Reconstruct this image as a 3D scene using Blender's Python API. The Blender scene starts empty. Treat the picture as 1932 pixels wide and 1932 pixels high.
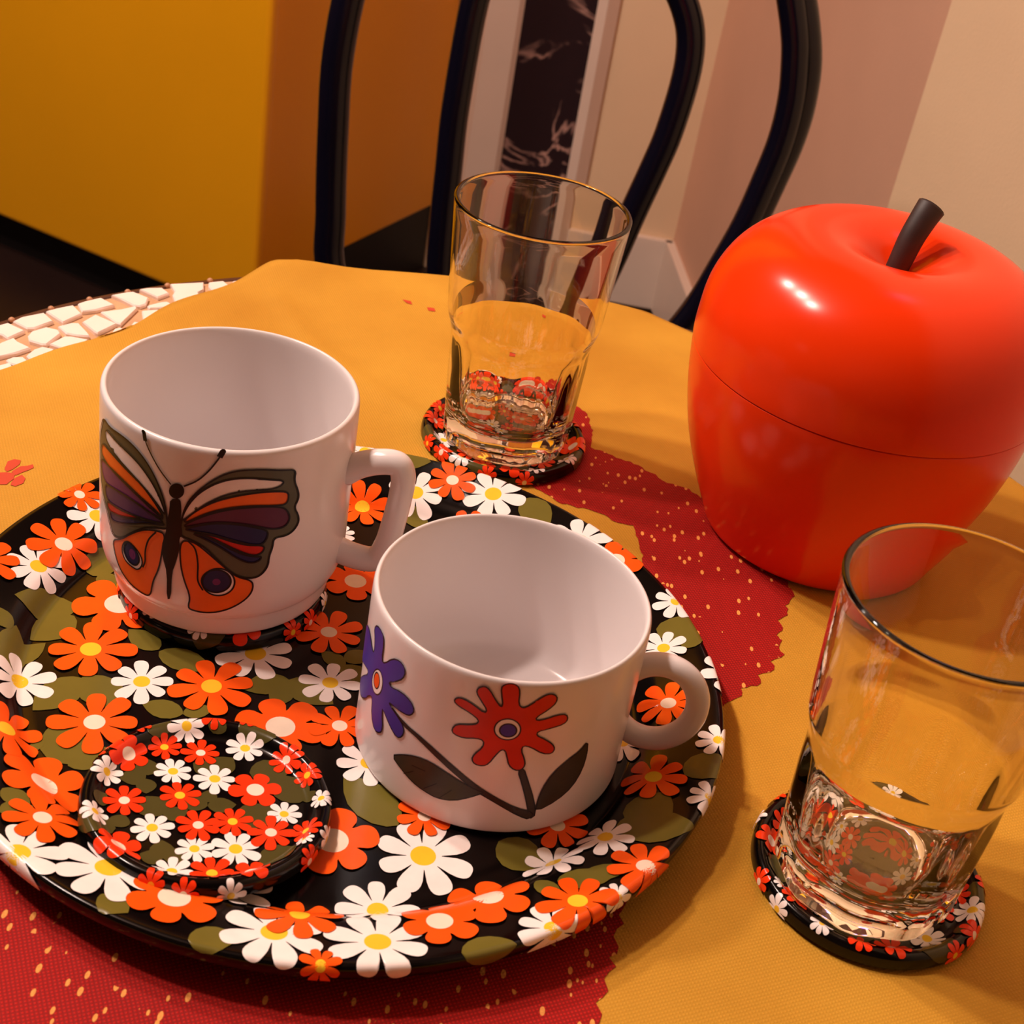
import bpy, bmesh, math, random, json
from mathutils import Vector, Matrix
from mathutils.geometry import delaunay_2d_cdt

random.seed(7)
SC = bpy.context.scene
COL = SC.collection
PI = math.pi

# ------------------------------------------------------------------ camera
cam_d = bpy.data.cameras.new('camera')
cam_d.sensor_width = 36.0
cam_d.lens = 36.0 * 2755.0 / 1932.0
cam_d.clip_start = 0.01
cam = bpy.data.objects.new('camera', cam_d)
COL.objects.link(cam)
PITCH, ROLL = math.radians(33.0), math.radians(10.52)
_c, _s = math.cos(PITCH), math.sin(PITCH)
_r, _u, _f = Vector((1, 0, 0)), Vector((0, _s, _c)), Vector((0, _c, -_s))
_r2 = _r * math.cos(ROLL) + _u * math.sin(ROLL)
_u2 = _u * math.cos(ROLL) - _r * math.sin(ROLL)
M = Matrix((_r2, _u2, -_f)).transposed().to_4x4()
M.translation = Vector((0, 0, 0.35))
cam.matrix_world = M
cam_d.dof.use_dof = True
cam_d.dof.focus_distance = 0.56
cam_d.dof.aperture_fstop = 30.0
SC.camera = cam

# ------------------------------------------------------------------ world, lamps, exposure
w = bpy.data.worlds.new('room_ambient')
SC.world = w
w.use_nodes = True
bg = w.node_tree.nodes['Background']
bg.inputs[0].default_value = (1.0, 0.78, 0.55, 1)
bg.inputs[1].default_value = 0.01
SC.view_settings.view_transform = 'Standard'
SC.view_settings.look = 'None'
SC.view_settings.gamma = 1.0
SC.view_settings.use_curve_mapping = False
SC.view_settings.exposure = 0.75
SC.cycles.use_denoising = True
SC.cycles.max_bounces = 10
SC.cycles.transmission_bounces = 10
SC.cycles.glossy_bounces = 4
SC.cycles.diffuse_bounces = 3

def lamp(name, loc, watts, col, size):
    d = bpy.data.lights.new(name, 'POINT')
    d.energy = watts
    d.color = col
    d.shadow_soft_size = size
    o = bpy.data.objects.new(name, d)
    COL.objects.link(o)
    o.location = loc
    return o
WARM = (1.0, 0.81, 0.70)
# the three bulbs of the bar lamp under the ceiling, left of the table
lamp('ceiling_lamp_bulb', (-1.09, 1.09, 1.50), 30, WARM, 0.05)
lamp('ceiling_lamp_bulb', (-0.95, 0.725, 1.50), 30, WARM, 0.05)
lamp('ceiling_lamp_bulb', (-0.886, 0.435, 1.50), 30, WARM, 0.05)
lamp('side_lamp_bulb', (-1.30, -0.45, 0.62), 0.22, (1.0, 0.72, 0.5), 0.05)
lamp('violet_glow', (0.40, 1.10, 1.45), 0.7, (0.45, 0.35, 1.0), 0.10)  # unseen violet light, added for the violet glints on the chair

# ------------------------------------------------------------------ helpers
def lin(h):
    r = []
    for i in (0, 2, 4):
        v = int(h[i:i + 2], 16) / 255.0
        r.append(v / 12.92 if v <= 0.04045 else ((v + 0.055) / 1.055) ** 2.4)
    return tuple(r)

MATS = {}
def mat(name, hexcol, rough=0.4, var=0.05, nscale=40.0, coat=0.0, metallic=0.0, bump=0.0, bscale=200.0, spec=0.5):
    if name in MATS:
        return MATS[name]
    m = bpy.data.materials.new(name)
    m.use_nodes = True
    nt = m.node_tree
    b = nt.nodes['Principled BSDF']
    c = lin(hexcol)
    tc = nt.nodes.new('ShaderNodeTexCoord')
    n = nt.nodes.new('ShaderNodeTexNoise')
    n.inputs['Scale'].default_value = nscale
    n.inputs['Detail'].default_value = 3
    nt.links.new(tc.outputs['Object'], n.inputs['Vector'])
    rp = nt.nodes.new('ShaderNodeValToRGB')
    rp.color_ramp.elements[0].position = 0.3
    rp.color_ramp.elements[1].position = 0.7
    rp.color_ramp.elements[0].color = tuple(v * (1 - var) for v in c) + (1,)
    rp.color_ramp.elements[1].color = tuple(min(1, v * (1 + var)) for v in c) + (1,)
    nt.links.new(n.outputs['Fac'], rp.inputs['Fac'])
    nt.links.new(rp.outputs['Color'], b.inputs['Base Color'])
    b.inputs['Roughness'].default_value = rough
    b.inputs['Metallic'].default_value = metallic
    b.inputs['Specular IOR Level'].default_value = spec
    b.inputs['Coat Weight'].default_value = coat
    b.inputs['Coat Roughness'].default_value = 0.06
    if bump:
        n2 = nt.nodes.new('ShaderNodeTexNoise')
        n2.inputs['Scale'].default_value = bscale
        nt.links.new(tc.outputs['Object'], n2.inputs['Vector'])
        bp = nt.nodes.new('ShaderNodeBump')
        bp.inputs['Strength'].default_value = bump
        bp.inputs['Distance'].default_value = 0.002
        nt.links.new(n2.outputs['Fac'], bp.inputs['Height'])
        nt.links.new(bp.outputs['Normal'], b.inputs['Normal'])
    MATS[name] = m
    return m

def mesh_obj(name, verts, faces, mats, parent=None, smooth=True, midx=None):
    me = bpy.data.meshes.new(name)
    me.from_pydata([tuple(v) for v in verts], [], faces)
    if not isinstance(mats, (list, tuple)):
        mats = [mats]
    for m in mats:
        me.materials.append(m)
    if midx:
        me.polygons.foreach_set('material_index', midx)
    me.polygons.foreach_set('use_smooth', [smooth] * len(me.polygons))
    me.update()
    o = bpy.data.objects.new(name, me)
    COL.objects.link(o)
    if parent:
        o.parent = parent
    return o

def fix_normals(o):
    bm = bmesh.new()
    bm.from_mesh(o.data)
    bmesh.ops.recalc_face_normals(bm, faces=bm.faces)
    bm.to_mesh(o.data)
    bm.free()
    return o

def sharp(o, deg=35):
    o.data.set_sharp_from_angle(angle=math.radians(deg))
    return o

def thing(name, label, cat, loc=(0, 0, 0), group=None):
    o = bpy.data.objects.new(name, None)
    COL.objects.link(o)
    o.location = loc
    o.empty_display_size = 0.03
    o['label'] = label
    o['category'] = cat
    if group:
        o['group'] = group
    return o

def tag(o, label, cat):
    o['label'] = label
    o['category'] = cat
    return o

def smooth_prof(p, it=2):
    """Chaikin on an open profile, ends kept."""
    for _ in range(it):
        q = [p[0]]
        for a, b in zip(p, p[1:]):
            q.append((a[0] * .75 + b[0] * .25, a[1] * .75 + b[1] * .25))
            q.append((a[0] * .25 + b[0] * .75, a[1] * .25 + b[1] * .75))
        q.append(p[-1])
        p = q
    return p

def lathe(name, prof, m, parent=None, seg=128):
    """prof: (r, z) open polyline; r = 0 ends become poles."""
    V, F, rings = [], [], []
    for r, z in prof:
        if r < 1e-6:
            rings.append([len(V)])
            V.append((0, 0, z))
        else:
            rings.append(list(range(len(V), len(V) + seg)))
            V += [(r * math.cos(2 * PI * k / seg), r * math.sin(2 * PI * k / seg), z) for k in range(seg)]
    for a, b in zip(rings, rings[1:]):
        for k in range(seg):
            k2 = (k + 1) % seg
            if len(a) == 1 and len(b) == 1:
                continue
            if len(a) == 1:
                F.append((a[0], b[k2], b[k]))
            elif len(b) == 1:
                F.append((a[k], a[k2], b[0]))
            else:
                F.append((a[k], a[k2], b[k2], b[k]))
    return fix_normals(mesh_obj(name, V, F, m, parent))

def catmull(pts, n=8, closed=False):
    pts = [Vector(p) for p in pts]
    N = len(pts)
    out = []
    for i in range(N if closed else N - 1):
        if closed:
            p0, p1, p2, p3 = pts[i - 1], pts[i], pts[(i + 1) % N], pts[(i + 2) % N]
        else:
            p1, p2 = pts[i], pts[i + 1]
            p0 = pts[i - 1] if i else p1 * 2 - p2
            p3 = pts[i + 2] if i + 2 < N else p2 * 2 - p1
        for k in range(n):
            t = k / n
            out.append(0.5 * ((2 * p1) + (p2 - p0) * t + (2 * p0 - 5 * p1 + 4 * p2 - p3) * t * t + (3 * p1 - p0 - 3 * p2 + p3) * t ** 3))
    if not closed:
        out.append(pts[-1])
    return out

def tube(name, path, rad, m, parent=None, seg=16, flat=1.0, up=None, caps=True):
    """Sweep an ellipse along a path. rad: number or list; flat scales the second axis."""
    path = [Vector(p) for p in path]
    n = len(path)
    V, F = [], []
    t0 = (path[1] - path[0]).normalized()
    ref = Vector(up) if up else (Vector((0, 0, 1)) if abs(t0.z) < 0.9 else Vector((1, 0, 0)))
    nx = (ref - t0 * ref.dot(t0)).normalized()
    for i in range(n):
        t = (path[min(i + 1, n - 1)] - path[max(i - 1, 0)]).normalized()
        nx = (nx - t * nx.dot(t)).normalized()
        ny = t.cross(nx)
        r = rad[i] if isinstance(rad, (list, tuple)) else rad
        for k in range(seg):
            a = 2 * PI * k / seg
            V.append(path[i] + nx * (r * math.cos(a)) + ny * (r * flat * math.sin(a)))
    for i in range(n - 1):
        for k in range(seg):
            k2 = (k + 1) % seg
            F.append((i * seg + k, i * seg + k2, (i + 1) * seg + k2, (i + 1) * seg + k))
    if caps:
        F.append(tuple(range(seg))[::-1])
        F.append(tuple(range((n - 1) * seg, n * seg)))
    return fix_normals(mesh_obj(name, V, F, m, parent))

def prism(name, poly, z0, z1, m, parent=None, bevel=0.0):
    """A flat polygon with thickness; its top edge may be chamfered."""
    n = len(poly)
    cx = sum(p[0] for p in poly) / n
    cy = sum(p[1] for p in poly) / n
    V = [(x, y, z0) for x, y in poly]
    if bevel:
        V += [(x, y, z1 - bevel) for x, y in poly]
        for x, y in poly:
            d = max(math.hypot(x - cx, y - cy), 1e-6)
            k = (d - bevel) / d
            V.append((cx + (x - cx) * k, cy + (y - cy) * k, z1))
        L = 3
    else:
        V += [(x, y, z1) for x, y in poly]
        L = 2
    F = [tuple(range(n))[::-1], tuple(range((L - 1) * n, L * n))]
    for l in range(L - 1):
        for k in range(n):
            k2 = (k + 1) % n
            F.append((l * n + k, l * n + k2, (l + 1) * n + k2, (l + 1) * n + k))
    return fix_normals(mesh_obj(name, V, F, m, parent, smooth=False))

def box(name, x0, x1, y0, y1, z0, z1, m, parent=None, bev=0.0):
    bm = bmesh.new()
    bmesh.ops.create_cube(bm, size=1)
    for v in bm.verts:
        v.co = Vector((x0 + (v.co.x + .5) * (x1 - x0), y0 + (v.co.y + .5) * (y1 - y0), z0 + (v.co.z + .5) * (z1 - z0)))
    if bev:
        bmesh.ops.bevel(bm, geom=bm.edges[:], offset=bev, segments=3, affect='EDGES', profile=0.5)
    me = bpy.data.meshes.new(name)
    bm.to_mesh(me)
    bm.free()
    me.materials.append(m)
    o = bpy.data.objects.new(name, me)
    COL.objects.link(o)
    if parent:
        o.parent = parent
    return o

# ---- printed shapes: polygons triangulated in 2D and laid on a curved surface
def chaikin(p, it=1):
    for _ in range(it):
        q = []
        n = len(p)
        for i in range(n):
            a, b = p[i], p[(i + 1) % n]
            q.append((a[0] * .75 + b[0] * .25, a[1] * .75 + b[1] * .25))
            q.append((a[0] * .25 + b[0] * .75, a[1] * .25 + b[1] * .75))
        p = q
    return p

def inside(p, poly):
    c = False
    n = len(poly)
    j = n - 1
    for i in range(n):
        if (poly[i][1] > p[1]) != (poly[j][1] > p[1]) and p[0] < (poly[j][0] - poly[i][0]) * (p[1] - poly[i][1]) / (poly[j][1] - poly[i][1]) + poly[i][0]:
            c = not c
        j = i
    return c

class Print:
    """Collects 2D shapes with a material each and lays them on a surface in layers."""
    def __init__(self, surf, mats):
        self.surf, self.mats = surf, mats
        self.V, self.F, self.I = [], [], []
        self.layer = 0
    def tri(self, pts, tris, key, dl=0.0):
        b = len(self.V)
        h = self.layer + dl
        self.V += [self.surf(x, y, h) for x, y in pts]
        mi = list(self.mats).index(key)
        for t in tris:
            self.F.append(tuple(b + k for k in t))
            self.I.append(mi)
    def poly(self, poly, key, step, dl=0.0):
        pts = []
        n = len(poly)
        for i in range(n):
            a, b = poly[i], poly[(i + 1) % n]
            k = max(1, int(math.hypot(a[0] - b[0], a[1] - b[1]) / step))
            pts += [(a[0] + (b[0] - a[0]) * j / k, a[1] + (b[1] - a[1]) * j / k) for j in range(k)]
        nb = len(pts)
        x0, x1 = min(p[0] for p in pts), max(p[0] for p in pts)
        y0, y1 = min(p[1] for p in pts), max(p[1] for p in pts)
        y = y0 + step * .5
        grid = []
        while y < y1:
            x = x0 + step * .5
            while x < x1:
                if inside((x, y), pts):
                    grid.append((x, y))
                x += step
            y += step
        vs = [Vector(p) for p in pts + grid]
        r = delaunay_2d_cdt(vs, [(i, (i + 1) % nb) for i in range(nb)], [], 1, 1e-6)
        self.tri([(v.x, v.y) for v in r[0]], [tuple(f) for f in r[2]], key, dl)
    def stroke(self, line, wd, key, closed=False, dl=0.0, taper=False):
        n = len(line)
        V, T = [], []
        for i in range(n):
            a = line[i - 1] if (i or closed) else line[i]
            b = line[(i + 1) % n] if (i + 1 < n or closed) else line[i]
            dx, dy = b[0] - a[0], b[1] - a[1]
            L = math.hypot(dx, dy) or 1e-9
            hw = wd / 2
            nx, ny = -dy / L * hw, dx / L * hw
            V += [(line[i][0] + nx, line[i][1] + ny), (line[i][0] - nx, line[i][1] - ny)]
        for i in range(n if closed else n - 1):
            j = (i + 1) % n
            T.append((2 * i, 2 * i + 1, 2 * j + 1, 2 * j))
        self.tri(V, T, key, dl)
    def strip(self, base, ang, length, widths, key, na, nc, dl=0.0):
        """A petal or leaf: rows of (t, half width) along a direction."""
        ca, sa = math.cos(ang), math.sin(ang)
        V, T = [], []
        for i in range(na + 1):
            t = i / na
            hw = 0
            for (t0, w0), (t1, w1) in zip(widths, widths[1:]):
                if t0 <= t <= t1 + 1e-9:
                    u = (t - t0) / (t1 - t0)
                    hw = w0 + (w1 - w0) * u
                    break
            for j in range(nc + 1):
                v = (j / nc * 2 - 1) * hw * length
                # rounded tip: pull the outer columns back a little
                u = t * length
                V.append((base[0] + ca * u - sa * v, base[1] + sa * u + ca * v))
        for i in range(na):
            for j in range(nc):
                a = i * (nc + 1) + j
                T.append((a, a + 1, a + nc + 2, a + nc + 1))
        self.tri(V, T, key, dl)
    def disc(self, c, r, key, n=24, ry=None, dl=0.0, rings=3):
        ry = ry or r
        V, T = [c], []
        for q in range(1, rings + 1):
            for k in range(n):
                a = 2 * PI * k / n
                V.append((c[0] + r * q / rings * math.cos(a), c[1] + ry * q / rings * math.sin(a)))
        for k in range(n):
            T.append((0, 1 + k, 1 + (k + 1) % n))
            for q in range(rings - 1):
                a, b = 1 + q * n, 1 + (q + 1) * n
                T.append((a + k, b + k, b + (k + 1) % n, a + (k + 1) % n))
        self.tri(V, T, key, dl)
    def build(self, name, parent):
        # drop faces laid beyond the surface (surf gave None)
        keep = [i for i, f in enumerate(self.F) if all(self.V[k] is not None for k in f)]
        V = [v if v is not None else (0, 0, 0) for v in self.V]
        o = mesh_obj(name, V, [self.F[i] for i in keep], [self.mats[k] for k in self.mats], parent, True, [self.I[i] for i in keep])
        bm = bmesh.new()
        bm.from_mesh(o.data)
        bmesh.ops.delete(bm, geom=[v for v in bm.verts if not v.link_faces], context='VERTS')
        bm.to_mesh(o.data)
        bm.free()
        return o

PETAL = [(0, .03), (.2, .10), (.45, .165), (.7, .19), (.84, .17), (.93, .12), (.98, .065), (1, .02)]
LOBE = [(0, .05), (.25, .20), (.5, .31), (.7, .33), (.84, .28), (.93, .20), (.98, .11), (1, .03)]
LEAF = [(0, .0), (.06, .24), (.2, .46), (.4, .58), (.6, .54), (.78, .37), (.92, .15), (1, .0)]

def flower(P, kind, x, y, r, rot, fine, red=False):
    if kind == 'B':
        n, W, cr = 6, LOBE, .34
    elif kind == 'W':
        n, W, cr = 8, PETAL, .26
    else:
        n, W, cr = 8, PETAL, .24
    key = 'white' if kind == 'W' else ('redorange' if red else 'orange')
    core, ex, q = (.50, 2.6, .5) if kind == 'B' else (.36, 3.0, .55)
    a0 = math.radians(rot) + random.uniform(-.2, .2)
    per = 20
    nn = n * per
    out = []
    for k in range(n):
        L = r * random.uniform(.92, 1.06)
        skew = random.uniform(-.06, .06)
        for j in range(per):
            u = (j + .5) / per * 2 - 1
            g = u / (.96 if kind == 'B' else .93)
            e = L * (core + (1 - core) * max(0, 1 - abs(g) ** ex) ** q)
            out.append((a0 + 2 * PI * (k + (j + .5) / per) / n + skew * (1 - u * u), e))
    rings = max(4, int(r / fine))
    V, T = [(x, y)], []
    for g in range(1, rings + 1):
        for a, e in out:
            V.append((x + e * g / rings * math.cos(a), y + e * g / rings * math.sin(a)))
    for k in range(nn):
        k2 = (k + 1) % nn
        T.append((0, 1 + k, 1 + k2))
        for g in range(rings - 1):
            a, b = 1 + g * nn, 1 + (g + 1) * nn
            T.append((a + k, b + k, b + k2, a + k2))
    P.tri(V, T, key)
    P.disc((x, y), r * cr, 'yellow' if kind in ('W', 'Oy') else 'cream', 24, dl=1.6, rings=max(2, int(r * cr / fine)))
    P.layer += 1

def leaf(P, x0, y0, x1, y1, wd, fine):
    L = math.hypot(x1 - x0, y1 - y0)
    W = [(t, h * wd * 1.08) for t, h in LEAF]
    P.strip((x0, y0), math.atan2(y1 - y0, x1 - x0), L * 1.16, W, 'olive', max(8, int(L / fine)), max(3, int(L * wd / fine)))
    P.layer += .2

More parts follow.
